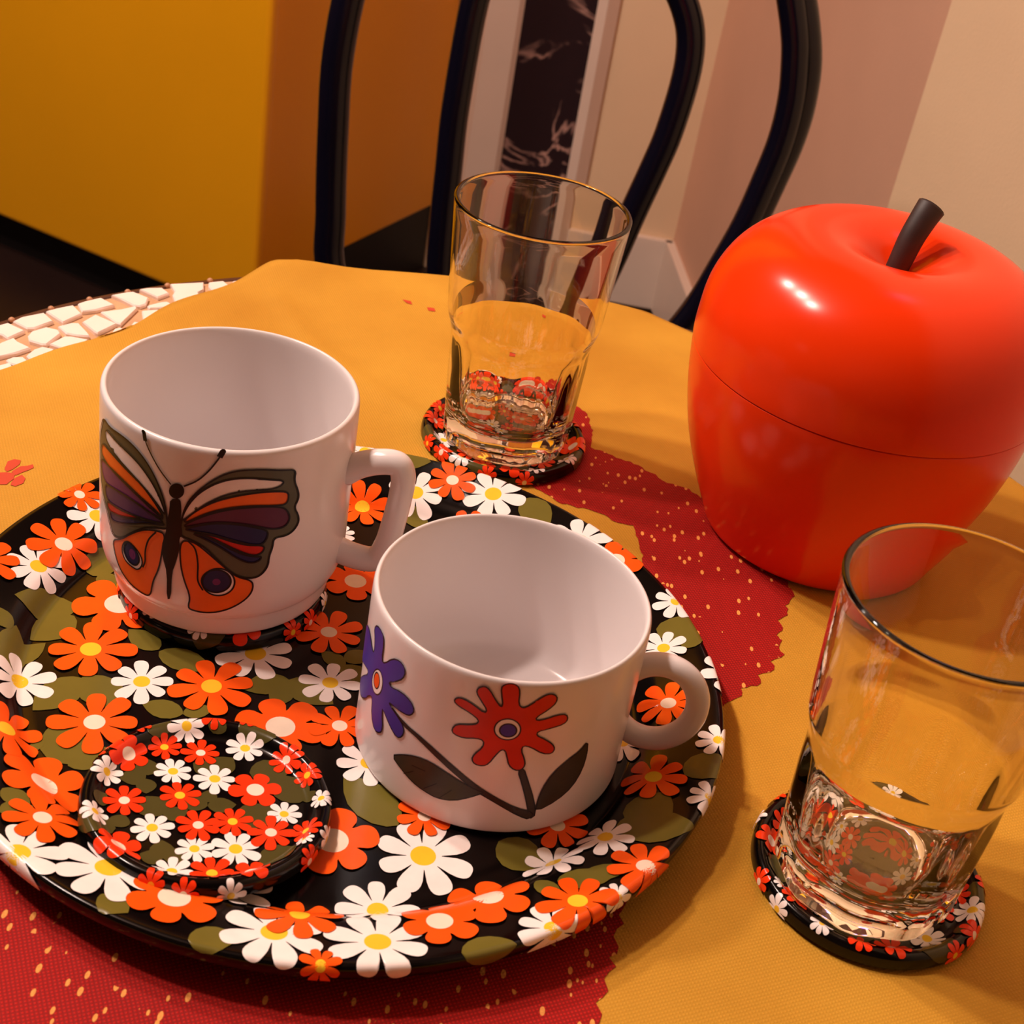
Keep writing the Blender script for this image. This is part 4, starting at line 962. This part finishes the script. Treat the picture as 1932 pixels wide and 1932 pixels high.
# ------------------------------------------------------------------ apple
apple = thing('apple_ice_bucket', 'big glossy red plastic apple container with a brown stem', 'ice bucket', (.1368, .5717, .0003))
APM = mat('red_plastic', 'f63a0a', .2, var=.02, nscale=8, spec=.3)
k = .1407
APPLE = [(0, .003), (.030, .003), (.0440, 0), (.0505, .0001), (.0540, .0085), (.0597, .021), (.0677, .042), (.0724, .063), (.0744, .0800), (.07455, .0845)]
LID = [(.0745, .0845), (.0747, .095), (.0740, .106), (.0710, .116), (.0655, .1255), (.0570, .1335), (.0470, .1385), (.0370, .1407), (.0270, .1400), (.0170, .1362), (.0090, .1305), (.0040, .1270), (0, .1262)]
pr = smooth_prof(APPLE, 2)
lathe('bowl', pr + [(.070, .0848), (0, .0848)], APM, apple, 128)
pr = [(0, .0850), (.0744, .0850)] + smooth_prof([(.07475, .0851), (.0749, .088)] + LID[1:], 2)
lathe('lid', pr, APM, apple, 128)
STEM = mat('stem_brown', '33201c', .55, var=.15, nscale=150)
sp = catmull([(.000, .002, .1245), (.0015, .003, .133), (.0035, .0055, .142), (.0065, .009, .1495), (.0088, .012, .1538)], 5)
tube('stem', sp, [.0046 + .0016 * (i / (len(sp) - 1)) for i in range(len(sp))], STEM, apple, 16, .85)

# ------------------------------------------------------------------ chair
chair = thing('bentwood_chair', 'black bentwood-style chair with two curved hoops in its back', 'chair', (-.02, 1.0, FLOOR_Z))
OFF = Vector((.02, -1.0, -FLOOR_Z))
def plane_y(z):
    return 1.18 + (z + .29) * .12
def hoop(left, right, cx, rad, z0):
    pts = [(x, z) for x, z in left]
    pts += [(cx - rad * math.cos(math.radians(a)), z0 + rad * math.sin(math.radians(a))) for a in range(15, 166, 15)]
    pts += [(x, z) for x, z in right]
    return catmull([Vector((x, plane_y(z), z)) + OFF for x, z in pts], 5)
outer_l = [(-.150, -.275), (-.196, -.21), (-.204, -.154), (-.2097, -.0855), (-.2125, -.020)]
outer_r = [(.1718, .014), (.1709, -.0207), (.1643, -.0577), (.1560, -.0957), (.1430, -.136), (.1263, -.183), (.098, -.240), (.085, -.275)]
tube('back_hoop', hoop(outer_l, outer_r, -.0195, .192, 0.0), .0135, CHAIRM, chair, 18)
br = [(.1236, .128), (.1345, .108), (.1440, .0863), (.1520, .066), (.1575, .047), (.1630, .014), (.1630, -.0207), (.1575, -.0577), (.1500, -.0957), (.1380, -.136), (.1220, -.183), (.090, -.240)]
tube('hoop_brace', catmull([Vector((x, plane_y(z) - .010, z)) + OFF for x, z in br], 5), .0115, CHAIRM, chair, 16)
inner_l = [(-.080, -.275), (-.100, -.20), (-.1052, -.1448), (-.1072, -.0984), (-.1090, -.045)]
inner_r = [(.0755, .012), (.0713, -.0344), (.0646, -.067), (.0555, -.1054), (.0470, -.145), (.034, -.200), (.020, -.275)]
tube('back_hoop', hoop(inner_l, inner_r, -.0165, .0925, .018), .0120, CHAIRM, chair, 18)
st = lathe('seat', [(0, .428), (.17, .428), (.188, .434), (.192, .446), (.186, .458), (.16, .462), (0, .456)], CHAIRM, chair, 64)
for sx, sy in ((-1, -1), (1, -1), (-1, 1), (1, 1)):
    top = Vector((sx * .125, sy * .125, .435))
    bot = Vector((sx * .175, sy * .175, 0.0))
    tube('leg', [top, top.lerp(bot, .5) + Vector((0, 0, 0)), bot], [.014, .0125, .011], CHAIRM, chair, 12)
lathe('leg_ring', [(.140, .21), (.147, .217), (.154, .21), (.147, .203), (.140, .21)], CHAIRM, chair, 64)
